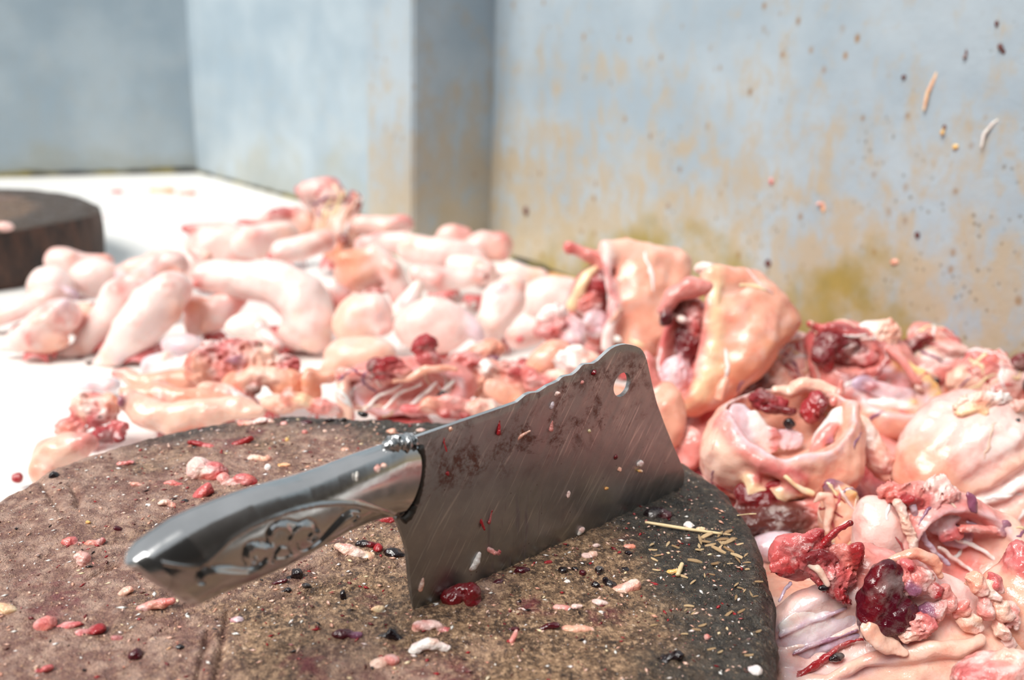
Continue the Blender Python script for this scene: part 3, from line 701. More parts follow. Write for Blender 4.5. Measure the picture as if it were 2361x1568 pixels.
# ------------------------------------------------------------------ the heap of chicken legs
LEG = 'plucked chicken legs heaped on the counter'
def leg(name, px, py, z, label, tubes, ells=(), mat=None, h=6., seed=0, cut=None, cat='chicken leg', group=LEG, sup=.5):
    """tubes / ellipsoids of one leg; cut = the dark marrow end, kept as a part of its own"""
    p = Piece(px, py, z, h=h, seed=seed)
    for t_ in tubes: p.T(t_[1], c=t_[0], k=14, n=1.6)
    rs_ = np.random.RandomState(seed + 700)
    for t_ in tubes[:1]:                                         # torn skin, bruises and fat along the leg
        for _k in range(3):
            j = rs_.randint(len(t_[1])); x_, y_, z_, r_ = t_[1][j]; ox, oy = rs_.uniform(-.6, .6, 2) * r_
            p.E(x_ + ox, y_ + oy, r_ * rs_.uniform(.3, .55), r_ * rs_.uniform(.18, .35), r_ * .3, z_ + r_ * .72, rs_.uniform(-60, 60), c=['pink', 'rose', 'pale', 'mem', 'peach'][rs_.randint(5)], k=9, n=1.5, m=1.5)
    for t_ in tubes[:1]:
        if len(t_[1]) >= 3 and t_[0] in ('skin', 'skinp'):      # the meaty end where the joint was cut
            x_, y_, z_, r_ = t_[1][-1]; p.E(x_, y_, r_ * .9, r_ * .8, r_ * .8, z_ + r_ * .35, c=('pale', 'pink', 'skinp')[seed % 3], n=2, m=2)
    for e_ in ells: p.E(*e_[1:], c=e_[0], k=12) if not isinstance(e_[-1], dict) else p.E(*e_[1:-1], c=e_[0], **{'k': 12, **e_[-1]})
    if cut:
        r = empty(name, p.o, label, cat, group); r.location = (float(p.o[0]), float(p.o[1]), .001); r['_org'] = [float(p.o[0]), float(p.o[1]), .001]
        p.build('meat', mat or M_SKIN, parent=r, minz=.0008); support(p, sup)
        for cx, cy, dz, cr, cc_ in cut:
            q_ = Piece(px, py, d=p.d, h=3., seed=seed + 1); q_.E(cx, cy, cr, cr * .85, cr * .5, dz=dz, c=cc_, n=.6, m=.6)
            q_.build('cut_bone_end', M_RAG, parent=r, label='small red cut bone end', minz=.0008)
        del r['_org']; return r
    return meat(name, p, mat or M_SKIN, label, cat, group, sup)
leg('drumstick', 240, 745, .03, 'white drumstick at the front left with two red marks on its knuckle', [('skin', [(158, 824, 18, 26), (176, 820, 20, 28), (205, 802, 12, 25), (250, 742, 6, 40), (285, 690, 0, 50), (325, 655, -14, 44)])], seed=1, cut=[(168, 838, 38, 9, 'rose'), (199, 834, 38, 10, 'red')])
leg('drumstick', 320, 760, .032, 'largest white drumstick of the front left pair, thinning to a pointed shank', [('skin', [(222, 862, 8, 17), (245, 842, 14, 22), (275, 815, 20, 30), (320, 765, 26, 48), (362, 712, 20, 56), (398, 665, 0, 46)])], [('peach', 402, 712, 30, 32, 28, 22)], seed=2)
leg('leg_bone', 225, 886, .012, 'bluish white leg bone tip lying in front of the drumsticks', [('blue', [(186, 889, 0, 12), (215, 887, 3, 14), (262, 884, 5, 20)])], seed=3, cat='bone', sup=0)
leg('chicken_thigh', 85, 775, .025, 'pale thigh at the left edge with an orange lower side on the white counter', [('skin', [(0, 800, 0, 12), (45, 786, 0, 28), (95, 765, 0, 46), (140, 730, -8, 44)])], [('peach', 110, 790, 52, 26, 30, 8)], seed=4)
leg('drumstick', 40, 720, .025, 'thin drumstick shank pointing off the left edge of the picture', [('skin', [(-40, 752, 0, 18), (0, 735, 0, 20), (50, 712, -4, 24), (105, 688, -10, 36)])], seed=5)
leg('chicken_thigh', 125, 665, .04, 'round cream thigh with a purple bruise below the far chopping block', [], [('skin', 122, 660, 54, 44, 46), ('peach', 118, 688, 44, 18, 34, 16), ('lilac', 172, 682, 20, 14, 18, 28)], seed=6)
leg('chicken_thigh', 150, 605, .045, 'pink rounded thigh touching the far chopping block', [('skinp', [(135, 602, 0, 32), (180, 605, 0, 30), (240, 606, -6, 18)])], seed=7)
leg('chicken_thigh', 222, 636, .05, 'smooth white thigh between the round cream thigh and a red torn joint', [], [('skin', 222, 640, 64, 44, 46)], seed=8)
leg('wing_joint', 285, 628, .055, 'torn joint with a red and purple end on top of the left legs', [('skinp', [(262, 636, 4, 16), (300, 624, 0, 24), (350, 600, -10, 18), (372, 586, -14, 8)])], [('red', 260, 634, 11, 12, 10, 14), ('purple', 284, 645, 16, 9, 9, 22)], seed=9, cat='chicken wing', group=None)
leg('drumstick', 330, 640, .055, 'white drumstick lying behind the front pair', [('skin', [(292, 665, 0, 22), (340, 640, 0, 34), (400, 612, 0, 36)])], seed=10)
leg('chicken_thigh', 190, 742, .03, 'pink cut side of a thigh between the left legs', [], [('pale', 186, 742, 46, 44, 30, 0), ('pink', 192, 755, 24, 26, 20, 18), ('mem', 148, 744, 22, 38, 24, 10)], seed=11, mat=M_FLESH)
leg('leg_quarter', 640, 690, .055, 'big white leg quarter bent like an elbow in the middle of the heap', [('skin', [(478, 636, -10, 34), (545, 642, 0, 44), (640, 652, 10, 54), (700, 690, 18, 60), (724, 745, 22, 56), (738, 782, 22, 34)])], [('skinp', 690, 770, 46, 34, 36, 22)], seed=12, h=6)
leg('chicken_thigh', 505, 570, .06, 'broad pink skinned thigh behind the bent leg quarter', [], [('skinp', 505, 572, 82, 62, 50, -10), ('skin', 452, 612, 46, 38, 40, 14), ('rose', 455, 528, 30, 12, 14, 10)], seed=13)
leg('knuckle_bone', 462, 578, .075, 'short white knuckle with a red slit on the broad pink thigh', [('skin', [(448, 572, 20, 12), (480, 598, 22, 18)])], [('red', 462, 594, 26, 5, 8, 30, 38)], seed=14, cat='chicken joint', group=None, sup=0)
leg('drumstick', 592, 560, .075, 'left one of two blunt drumstick ends side by side below the torn back', [('skin', [(568, 560, 8, 34), (600, 562, 8, 40), (650, 545, -14, 34)])], seed=15)
leg('drumstick', 680, 575, .075, 'right one of two blunt drumstick ends side by side below the torn back', [('skin', [(656, 580, 12, 30), (700, 570, 4, 32), (740, 556, -14, 30)])], seed=16, cut=[(633, 594, 20, 12, 'rose')])
# the raised torn back on the top of the heap
p = Piece(755, 500, .082, h=5, seed=17, warp=2.4).E(748, 462, 50, 46, 40, c='skinp', n=5, m=2.5).E(775, 530, 62, 58, 46, c='pale', n=3).E(738, 440, 26, 18, 24, dz=8, c='pink', n=5, m=5).E(772, 432, 20, 16, 18, dz=4, c='rose', n=5, m=5).E(710, 450, 14, 18, 14, c='rose', n=4, m=4).E(815, 470, 16, 30, 24, c='red', n=3, m=4).E(772, 455, 22, 26, 20, dz=18, c='pink', m=4)
carcass('backbone_piece', 'torn chicken back standing upright as the highest point of the heap', p, M_RAG, [('torn_joint', Piece(787, 582, d=p.d - .01, h=5, seed=2).E(787, 578, 42, 34, 32, dz=10, c='orange', m=1.5).E(801, 558, 14, 18, 14, dz=34, c='dred'), M_FLESH, 'orange torn joint with a dark red socket')], group=None, cat='chicken back')
p = Piece(655, 500, .075, h=6, seed=18).E(660, 502, 56, 26, 26, c='pink', n=3, m=3).E(652, 494, 26, 14, 14, dz=18, c='red', m=2).E(566, 511, 22, 8, 8, dz=8, c='rose', m=1).T([(566, 511, 4, 8), (640, 508, 0, 14)], c='skinp').E(700, 520, 40, 30, 26, c='pale', m=2)
meat('backbone_piece', p, M_RAG, 'low reddish torn back left of the upright one', 'chicken back')
leg('chicken_thigh', 830, 635, .06, 'orange thigh turned meat side up in the middle of the heap', [('skin', [(862, 585, 16, 20), (900, 630, 16, 30), (932, 690, 10, 24)])], [('peach', 832, 628, 62, 52, 46), ('orange', 818, 600, 42, 22, 26, 20), ('rose', 790, 690, 26, 40, 26, 14), ('white', 832, 688, 26, 12, 14, 36), ('red', 870, 672, 22, 9, 10, 30)], mat=M_FLESH, seed=19)
leg('drumstick', 905, 560, .065, 'small white drumstick end above the orange thigh', [('skin', [(840, 572, 0, 22), (880, 562, 4, 24), (935, 562, 10, 26)])], seed=20)
leg('chicken_wing', 910, 530, .07, 'pink wing with a pointed red tip in front of the pillar', [('skinp', [(830, 520, -6, 24), (890, 528, 0, 26), (935, 516, 0, 18), (938, 508, 0, 10)])], [('rose', 932, 512, 20, 12, 14, 10)], seed=21, cat='chicken wing', group=None)
leg('drumstick', 1015, 590, .06, 'drumstick lying across below the pillar with a dark hollow under it', [('skin', [(948, 574, 6, 30), (1000, 586, 6, 40), (1060, 596, 0, 42), (1100, 606, -8, 30)])], seed=22)
leg('chicken_thigh', 1045, 552, .062, 'pink knob of a thigh against the shaded side of the pillar', [], [('skinp', 1045, 556, 42, 34, 32), ('pink', 1060, 540, 24, 18, 22, 6)], seed=23)
leg('leg_quarter', 1115, 570, .055, 'leg joint showing a red cut face beside the stained wall', [('skinp', [(1080, 590, 0, 30), (1112, 566, 0, 38), (1150, 570, 4, 30)])], [('rose', 1150, 566, 24, 28, 18, 16), ('red', 1158, 556, 12, 14, 10, 26)], seed=24)
leg('drumstick', 1010, 640, .05, 'drumstick with a rosy blunt end in front of the dark hollow', [('skin', [(964, 642, 16, 24), (1000, 648, 14, 30), (1070, 644, 4, 24), (1110, 636, 0, 18)])], [('skinp', 962, 640, 20, 22, 16, 26)], seed=25)
leg('drumstick', 1105, 625, .05, 'drumstick bone end facing the viewer with a small red marrow spot', [('skin', [(1048, 612, -14, 22), (1095, 618, 4, 28), (1118, 632, 18, 28)])], seed=26, cut=[(1120, 640, 46, 9, 'red')])
leg('drumstick', 1200, 632, .045, 'smooth drumstick nearest the green line at the foot of the wall', [('skin', [(1142, 640, 0, 24), (1190, 632, 0, 26), (1245, 640, -4, 20)])], seed=27)
leg('leg_bone', 950, 682, .06, 'white cone of bare bone sticking up in the heap', [('bone', [(928, 722, 8, 24), (945, 700, 10, 24), (962, 664, 8, 15), (966, 655, 8, 8)])], seed=28, cat='bone', sup=.3, group=None)
leg('drumstick', 1145, 720, .045, 'upright white drumstick narrowing down to the chopped pieces', [('skin', [(1180, 662, -8, 34), (1162, 694, 0, 50), (1138, 742, 6, 44), (1118, 790, 10, 24), (1112, 822, 10, 17)])], seed=29)
leg('drumstick', 1200, 775, .04, 'round drumstick knuckle facing the viewer with a pink marrow centre', [('skin', [(1188, 778, 22, 28), (1225, 765, -14, 34)])], seed=30, cut=[(1194, 784, 50, 9, 'rose')])
leg('chicken_thigh', 1005, 750, .045, 'wide round pale thigh above the red carcass scraps', [], [('skinp', 1000, 752, 92, 64, 56), ('skin', 1010, 722, 66, 36, 40, 12), ('mem', 1092, 752, 20, 42, 30, 8, -28)], seed=31)
leg('chicken_thigh', 840, 738, .045, 'peach tinted thigh left of the white bone cone', [('skin', [(868, 712, 18, 30), (892, 752, 20, 20)])], [('pale', 822, 742, 54, 66, 46), ('skinp', 860, 720, 48, 44, 40, 8)], seed=32)
leg('chicken_thigh', 830, 818, .04, 'pale peach thigh lying flat below the peach tinted one', [], [('pale', 832, 818, 88, 46, 46), ('peach', 780, 845, 40, 26, 26, 16)], seed=33)
leg('drumstick', 505, 715, .04, 'pinkish drumstick tucked under the bent leg quarter', [('skinp', [(450, 742, 6, 30), (505, 722, 6, 40), (540, 690, -4, 30)])], [('orange', 462, 705, 26, 22, 16, 30), ('pink', 440, 700, 20, 24, 18, 24)], seed=34)
leg('chicken_thigh', 568, 752, .04, 'small cream thigh above the crumbled meat', [], [('bone', 568, 754, 50, 32, 34), ('skinp', 610, 780, 44, 24, 26, 4, 30)], seed=35)
leg('chicken_thigh', 425, 795, .03, 'lilac grey skin of a thigh in the shade under the drumsticks', [], [('mem', 425, 796, 52, 26, 30)], seed=36)
leg('drumstick', 385, 838, .025, 'bluish white drumstick lying flat beside the shank of the largest drumstick', [('blue', [(345, 842, 0, 22), (385, 830, 0, 26)]), ('white', [(372, 856, 10, 18), (410, 846, 10, 22), (450, 838, 6, 22)])], seed=37)
leg('chicken_thigh', 1265, 690, .04, 'flat pale thigh between the heap and the standing carcasses', [], [('skin', 1262, 690, 66, 52, 40), ('skinp', 1290, 660, 46, 22, 24)], seed=38)
leg('drumstick', 410, 560, .06, 'drumstick half hidden at the back left of the heap', [('skin', [(360, 606, 0, 26), (420, 585, 0, 34)])], seed=39)
leg('leg_quarter', 780, 690, .05, 'rosy leg joint squeezed between the bent quarter and the peach tinted thigh', [], [('pink', 778, 690, 34, 40, 34), ('white', 770, 660, 18, 16, 14, 20)], mat=M_FLESH, seed=40)

# ------------------------------------------------------------------ chopped backs and necks between the legs and the block
MID = None
def rag(name, px, py, z, label, ells, tubes=(), h=4.5, seed=0, cat='meat piece', mat=None, sup=.5):
    p = Piece(px, py, z, h=h, seed=seed)
    for e_ in ells:
        kw = {'k': 8, 'n': 3, 'm': 2.2}
        if isinstance(e_[-1], dict): kw.update(e_[-1]); e_ = e_[:-1]
        p.E(*e_[1:], c=e_[0], **kw)
    for t_ in tubes: p.T(t_[1], c=t_[0], k=6, n=1.2, m=.6)
    return meat(name, p, mat or M_RAG, label, cat, None, sup)
rag('backbone_piece', 560, 850, .045, 'crumbled pink chicken back with red specks below the small cream thigh', [('pink', 545, 838, 90, 44, 44, 0, -8, {'m': 5}), ('peach', 470, 850, 42, 44, 38, 6), ('rose', 520, 815, 50, 20, 24, 22, {'m': 6}), ('pale', 600, 826, 50, 34, 30, 16, {'m': 5}), ('red', 585, 800, 22, 10, 12, 34, {'m': 3}),
     ('white', 498, 800, 20, 14, 14, 24, {'m': 4}), ('rose', 655, 846, 34, 30, 26, 8, {'m': 5}), ('purple', 560, 836, 14, 10, 10, 44, {'m': 3})], seed=51, cat='chicken back')
rag('neck_bone', 630, 788, .055, 'short white neck bone with a bright red end on the crumbled back', [('red', 642, 801, 13, 8, 10, 8, {'m': 1})], [('white', [(598, 758, 0, 11), (618, 776, 2, 12), (640, 796, 4, 12)])], seed=52, cat='bone', sup=0)
rag('backbone_piece', 600, 890, .035, 'orange pink folded back above the far rim of the block', [('peach', 560, 888, 56, 36, 36, {'m': 1.5}), ('pale', 620, 868, 58, 26, 28, 18, {'m': 1.5}), ('orange', 668, 890, 40, 40, 34, 4), ('brown', 596, 902, 20, 14, 12, 30, {'m': 2}), ('pink', 560, 922, 26, 22, 22, 22)], seed=53, cat='chicken back')
rag('meat_strip', 310, 876, .03, 'peach tongue of meat with a red pointed tip beside the bone tip', [], [('rose', [(262, 858, 0, 9), (280, 862, 0, 12)]), ('peach', [(282, 864, 0, 15), (320, 884, 0, 22), (370, 886, 0, 30), (430, 872, -4, 30)])], seed=54, mat=M_FLESH)
rag('chicken_neck', 400, 950, .035, 'long smooth pale neck lying along the far left rim of the block', [('purple', 291, 930, 8, 12, 8, 32, 0, {'m': 0})], [('pale', [(306, 930, 4, 28), (340, 955, 8, 38), (400, 966, 8, 38), (460, 952, 4, 32), (545, 944, 0, 26), (600, 948, -6, 16)])], seed=55, cat='chicken neck', mat=M_FLESH)
rag('chicken_neck', 410, 915, .04, 'pink curled neck end resting on the long smooth neck', [('pink', 372, 920, 20, 24, 20, 14)], [('peach', [(300, 915, 0, 20), (360, 900, 0, 26), (410, 918, 6, 26), (470, 920, 4, 24), (530, 930, 0, 16)])], seed=56, cat='chicken neck', mat=M_FLESH)
rag('meat_strip', 520, 905, .04, 'pair of pale pink strips above the long neck', [('pale', 500, 900, 46, 20, 20, 6, 10), ('white', 545, 915, 36, 14, 16, 16, 18), ('rose', 580, 935, 30, 14, 14, 6, 30)], seed=57)
rag('meat_clump', 215, 955, .03, 'ragged red clump left of the long neck', [('rose', 215, 945, 58, 40, 34, 0, {'m': 5}), ('pale', 195, 935, 26, 26, 20, 22, {'m': 4}), ('red', 228, 968, 22, 16, 16, 32, {'m': 4}), ('peach', 258, 930, 26, 22, 22, 14, {'m': 3}), ('white', 250, 950, 12, 12, 10, 36, {'m': 2}), ('pink', 160, 985, 34, 24, 22)], seed=58)
rag('meat_clump', 265, 1000, .03, 'dark red jelly-like clump at the far left rim of the block', [('red', 250, 1000, 40, 24, 24, 8, {'m': 4}), ('dred', 250, 1003, 18, 14, 12, 30, {'m': 2}), ('dred', 285, 1012, 16, 10, 10, 22, {'m': 2}), ('rose', 275, 985, 26, 16, 16, 12, {'m': 4})], seed=59, mat=M_WET)
rag('meat_chunk', 145, 1050, .03, 'boxy pale salmon chunk lying on the counter left of the block', [('pale', 140, 1040, 68, 40, 44, 0, -6, {'m': .6, 'n': 2}), ('peach', 110, 1085, 46, 44, 40, 6, {'m': .6}), ('pink', 196, 1024, 30, 24, 26, 6, {'m': 1})], seed=60, mat=M_FLESH)
rag('meat_scrap', 42, 1104, .008, 'small round dark red scrap alone on the white counter at the left', [('red', 42, 1104, 12, 14, 11, 0, {'m': 1, 'n': .6})], h=2.5, seed=61, mat=M_WET, sup=0)
rag('meat_clump', 655, 930, .035, 'row of small pale pieces peeping over the far rim of the block', [('pale', 640, 934, 44, 22, 22, {'m': 3}), ('fat', 690, 924, 30, 18, 18, 8, {'m': 2}), ('rose', 668, 918, 20, 14, 14, 12, {'m': 2}), ('pink', 740, 936, 44, 20, 20, 0, {'m': 3})], seed=62)
rag('skin_flap', 720, 888, .04, 'upright orange flap of skin behind the far rim of the block', [('orange', 714, 886, 20, 52, 22, 0, -6, {'m': 1}), ('peach', 742, 866, 44, 20, 22, -8, {'m': 1})], seed=63, mat=M_FLESH)
# carcass opened towards the viewer just behind the block
p = Piece(940, 890, .045, h=4.5, seed=64).E(940, 892, 160, 70, 70, dz=-20, c='pink', n=3, m=1.5).E(946, 905, 128, 52, 62, dz=46, c='mem', op='s', k=10, n=1, m=.8)
p.T([(792, 868, 30, 14), (794, 900, 34, 19), (802, 962, 30, 20)], c='pale').T([(790, 868, 30, 12), (830, 858, 34, 12), (880, 846, 34, 14)], c='pink', m=1)
ribs = [('rib', Piece(940, 900, d=p.d, h=3.5, seed=i).T([(840 + i * 52, 945 - i * 6, 22, 5), (880 + i * 48, 912 - i * 5, 2, 5), (930 + i * 40, 888 - i * 4, 18, 4)], c='white', n=.3), M_FLESH, None) for i in range(4)]
clots = [('clot', Piece(897, 846, d=p.d, h=3.5, seed=3).E(897, 850, 40, 26, 24, dz=44, c='red', m=5, n=3).E(868, 842, 20, 12, 14, dz=48, c='dred', m=2).E(925, 858, 26, 14, 14, dz=50, c='pink', m=3), M_RAG, 'red clotted meat on the rim'),
         ('clot', Piece(980, 794, d=p.d, h=3.5, seed=4).E(982, 800, 30, 24, 22, dz=20, c='red', m=3, n=3).E(990, 830, 26, 22, 18, dz=26, c='rose', m=3), M_RAG, 'bright red lump on top'),
         ('fold', Piece(975, 860, d=p.d, h=3.5, seed=5).T([(915, 876, 46, 6), (950, 870, 50, 8), (985, 850, 50, 9), (1020, 844, 44, 8), (1050, 850, 40, 6)], c='peach', n=.5), M_FLESH, None),
         ('clot', Piece(1014, 922, d=p.d, h=3., seed=6).E(1012, 924, 24, 9, 10, dz=44, a=-10, c='black', m=2, n=1).E(1020, 914, 9, 10, 8, dz=46, c='black', m=1), M_WET, 'black clot')]
carcass('chicken_carcass', 'opened carcass with pale lilac rib lining just behind the far rim of the block', p, M_FLESH, ribs + clots)
rag('meat_clump', 1065, 855, .05, 'ragged red scraps right of the lilac carcass lining', [('pink', 1060, 850, 34, 40, 30, 0, {'m': 6}), ('red', 1055, 862, 16, 24, 16, 24, {'m': 4}), ('peach', 1090, 880, 34, 24, 24, 10, {'m': 5}), ('rose', 1085, 830, 26, 18, 18, 12, {'m': 5})], seed=65)
rag('meat_clump', 1150, 865, .045, 'crumbly pile of pale and red scraps behind the blade', [('pale', 1120, 868, 52, 34, 32, 6, {'m': 6}), ('pink', 1175, 868, 40, 34, 28, 0, {'m': 6}), ('red', 1190, 860, 20, 14, 14, 24, {'m': 4}), ('white', 1118, 850, 16, 18, 12, 36, {'m': 4}), ('peach', 1150, 900, 60, 26, 26, 10, {'m': 5})], seed=66)
rag('meat_chunk', 1122, 806, .055, 'blocky peach chunk with a purple hollow above the crumbly pile', [('peach', 1118, 806, 46, 26, 28, 0, {'m': 2}), ('purple', 1132, 832, 22, 10, 12, 20, {'m': 2}), ('pink', 1085, 815, 20, 22, 20, 4, {'m': 3})], seed=67)
rag('meat_clump', 1030, 940, .045, 'row of rosy lumps along the block rim left of the blade', [('rose', 955, 946, 34, 15, 18, 6, {'m': 2}), ('peach', 1000, 936, 26, 20, 20, 8, {'m': 2}), ('pink', 1045, 932, 34, 24, 22, 6, {'m': 2}), ('red', 1050, 950, 40, 12, 14, 14, {'m': 2}), ('pale', 1110, 935, 40, 24, 22, 6, {'m': 3})], seed=68)
rag('meat_chunk', 1168, 904, .045, 'glossy rounded salmon lump touching the spine of the blade', [('peach', 1165, 905, 42, 28, 28, 0, 14, {'m': .8}), ('orange', 1188, 918, 26, 18, 18, 8, {'m': 1})], seed=69, mat=M_FLESH)
rag('meat_clump', 1235, 885, .05, 'pink curls of meat under the scalloped spine of the blade', [('pink', 1228, 880, 26, 34, 24, 0, -20, {'m': 3}), ('rose', 1262, 882, 30, 20, 20, 4, {'m': 4}), ('pale', 1290, 868, 34, 20, 20, 0, {'m': 3})], seed=70)
rag('meat_chunk', 1262, 822, .06, 'smooth egg-shaped peach lump behind the scalloped spine', [('peach', 1262, 822, 60, 36, 38, 0, -22, {'m': 0, 'n': 1}), ('orange', 1240, 842, 36, 18, 24, 10, -10, {'m': 0})], seed=71, mat=M_FLESH)
rag('fat_clump', 1322, 836, .06, 'crumbly whitish fat beside the egg-shaped lump', [('white', 1318, 836, 34, 28, 26, 0, {'m': 4}), ('pale', 1350, 838, 36, 34, 28, -4, {'m': 3}), ('bone', 1335, 810, 16, 14, 12, 16, {'m': 3})], seed=72, cat='fat')
rag('meat_clump', 1295, 755, .06, 'torn pink shreds spilling left from the pale standing carcass', [('pink', 1290, 758, 56, 34, 32, 0, {'m': 5}), ('white', 1272, 730, 36, 26, 22, 10, {'m': 4}), ('rose', 1265, 765, 34, 16, 18, 20, {'m': 4}), ('mem', 1325, 770, 36, 40, 28, 6, {'m': 3}), ('red', 1300, 748, 16, 8, 10, 34, {'m': 3})], seed=73)
# ------------------------------------------------------------------ carcasses on the right
G = 'chicken carcasses heaped behind and beside the block'
# 1: pale standing carcass, cavity open to the left
p = Piece(1455, 680, .085, h=4.5, seed=101)
p.E(1470, 680, 76, 96, 64, c='peach', k=20, n=2).T([(1392, 578, 10, 22), (1440, 572, 6, 20), (1500, 598, -4, 22), (1556, 606, -14, 26)], c='pale', k=46, n=1.5).T([(1556, 610, -14, 26), (1548, 680, 0, 34), (1510, 770, 14, 40), (1470, 800, 20, 34)], c='peach', k=46, n=2)
p.E(1380, 700, 66, 96, 60, dz=-30, c='pink', k=20).E(1366, 690, 42, 84, 60, dz=30, a=8, c='rose', op='s', k=12, m=1)
p.T([(1386, 572, 22, 8), (1394, 610, 40, 9), (1402, 660, 50, 10), (1408, 735, 52, 12), (1398, 800, 44, 13)], c='white', k=26, n=1.5, m=.5)
carcass('chicken_carcass', 'pale standing carcass nearest the pillar, its hollow open to the left', p, M_FLESH, [
    ('neck_stub', Piece(1345, 590, d=p.d, h=3.5, seed=1).T([(1316, 569, 10, 13), (1345, 584, 10, 15), (1378, 600, 14, 20), (1390, 620, 16, 16)], c='pink', n=1, m=.8).E(1314, 568, 13, 12, 12, dz=12, c='rose'), M_FLESH, 'pink pointed stub'),
    ('lip', Piece(1340, 660, d=p.d, h=3.5, seed=2).T([(1372, 618, 20, 8), (1350, 640, 24, 13), (1330, 680, 24, 14), (1316, 710, 16, 12)], c='fat', n=.8), M_FLESH, 'yellowish fatty lip'),
    ('lung', Piece(1372, 660, d=p.d, h=3.5, seed=3).E(1374, 660, 30, 26, 22, dz=16, c='red', m=4).E(1385, 640, 14, 20, 16, dz=20, c='dred', m=2).E(1350, 700, 34, 26, 22, dz=16, c='pink', m=5).E(1372, 745, 30, 36, 20, dz=20, c='mem', m=2), M_RAG, 'torn red tissue inside'),
    ('skin_edge', Piece(1500, 575, d=p.d, h=3.5, seed=4).T([(1440, 556, 10, 10), (1470, 575, 8, 12), (1500, 588, 0, 13), (1540, 590, -8, 12), (1570, 598, -14, 13)], c='rose', n=1.5, m=2), M_RAG, 'ragged pink upper edge')], strands=4)
# 2: carcass leaning with its hollow to the left and a thick yellow-white rim
p = Piece(1690, 790, .085, h=4.5, seed=102)
p.E(1700, 765, 84, 128, 76, a=26, c='peach', k=20, n=2).T([(1640, 640, 12, 26), (1700, 640, 10, 30), (1770, 690, -6, 36), (1806, 735, -20, 34)], c='peach', k=40, n=1.5).T([(1806, 735, -20, 34), (1740, 800, 16, 50), (1660, 880, 28, 50), (1590, 920, 30, 40)], c='orange', k=46, n=2)
p.E(1580, 800, 60, 120, 60, dz=-36, a=14, c='pink', k=14).E(1562, 800, 52, 126, 66, dz=34, a=14, c='rose', op='s', k=10, m=1)
p.T([(1640, 626, 20, 11), (1642, 690, 46, 12), (1642, 770, 60, 13), (1624, 850, 66, 14), (1586, 918, 58, 15), (1548, 942, 46, 12)], c='fat', k=26, n=1.6, m=.6).T([(1624, 640, 24, 8), (1624, 700, 46, 9), (1624, 770, 56, 9), (1604, 850, 62, 9)], c='pale', k=18, n=1.6, m=.6)
carcass('chicken_carcass', 'large glossy peach carcass behind the toe of the blade with a thick fatty rim', p, M_FLESH, [
    ('wing_stump', Piece(1570, 680, d=p.d, h=3.5, seed=1).T([(1530, 715, 30, 18), (1548, 685, 34, 22), (1585, 665, 36, 24), (1612, 668, 40, 18)], c='pink', n=1.5, m=1.5).E(1530, 738, 17, 22, 16, dz=42, a=20, c='liver', m=1), M_FLESH, 'pink stump with a dark purple socket'),
    ('lining', Piece(1560, 850, d=p.d, h=3.5, seed=2).E(1556, 872, 40, 56, 26, dz=6, a=18, c='mem', m=2).E(1590, 790, 34, 42, 26, dz=-4, c='dred', m=4).E(1572, 735, 12, 12, 12, dz=30, c='white', m=1).E(1570, 700, 28, 34, 22, dz=2, c='brown', m=2).E(1600, 730, 18, 40, 20, dz=10, c='rose', m=3).E(1535, 915, 26, 28, 18, dz=20, c='white', m=3), M_RAG, 'pale and dark red lining of the hollow'),
    ('bone_tip', Piece(1618, 620, d=p.d, h=3., seed=3).E(1622, 622, 24, 16, 18, dz=20, c='bone', m=2).E(1644, 618, 9, 7, 8, dz=26, c='red', m=1), M_FLESH, 'white gristle tip with a red spot'),
    ('bone_tip', Piece(1755, 655, d=p.d, h=3., seed=4).E(1756, 655, 26, 15, 18, dz=-16, a=12, c='bone', m=1).E(1780, 664, 8, 8, 8, dz=-10, c='red', m=1), M_FLESH, 'white gristle tip on the shoulder'),
    ('skin_fold', Piece(1815, 720, d=p.d, h=3.5, seed=5).T([(1770, 690, 0, 10), (1806, 704, -4, 12), (1834, 726, -16, 12), (1822, 760, -20, 10), (1800, 800, -16, 10)], c='pink', n=1.5, m=1), M_FLESH, None)], sup=.6, strands=4)
p = Piece(1535, 985, .05, h=4.5, seed=103).E(1530, 960, 46, 74, 50, c='peach', n=2).E(1590, 1040, 34, 60, 40, dz=-10, c='pink', m=2).E(1498, 880, 26, 70, 36, dz=-20, c='pink', m=2)
meat('meat_chunk', p, M_FLESH, 'peach chunk squeezed between the toe of the blade and the heap', 'meat piece')
p = Piece(1825, 835, .06, h=4.5, seed=104).E(1826, 832, 46, 70, 50, a=18, c='skinp', n=2).E(1815, 800, 50, 40, 40, dz=-12, c='pink', n=2)
r_ = carcass('chicken_thigh', 'lilac pink rounded thigh hanging below the shoulder of the large peach carcass', p, M_FLESH, [('torn_edge', Piece(1870, 850, d=p.d, h=3.5, seed=2).T([(1862, 800, 6, 10), (1876, 840, 8, 13), (1872, 880, 10, 10)], c='rose', m=3).E(1880, 870, 10, 16, 10, dz=10, c='red', m=2), M_RAG, 'torn red edge')], group=None, cat='chicken thigh')
p = Piece(1665, 898, .075, h=3., seed=105).T([(1672, 878, 0, 10), (1666, 900, 2, 11), (1660, 918, 2, 10)], c='peach', n=.6)
meat('bone_stub', p, M_FLESH, 'short pink stub hanging under the large peach carcass', 'bone', sup=0)
p = Piece(1725, 880, .05, h=5, seed=106).E(1720, 885, 70, 44, 40, c='brown', n=4, m=4).E(1760, 850, 40, 40, 30, dz=-10, c='dred', m=4).E(1790, 870, 30, 50, 26, dz=2, a=-30, c='pale', m=3)
meat('offal_clump', p, M_RAG, 'dark brown offal in the gap above the bowl-shaped carcass', 'offal')
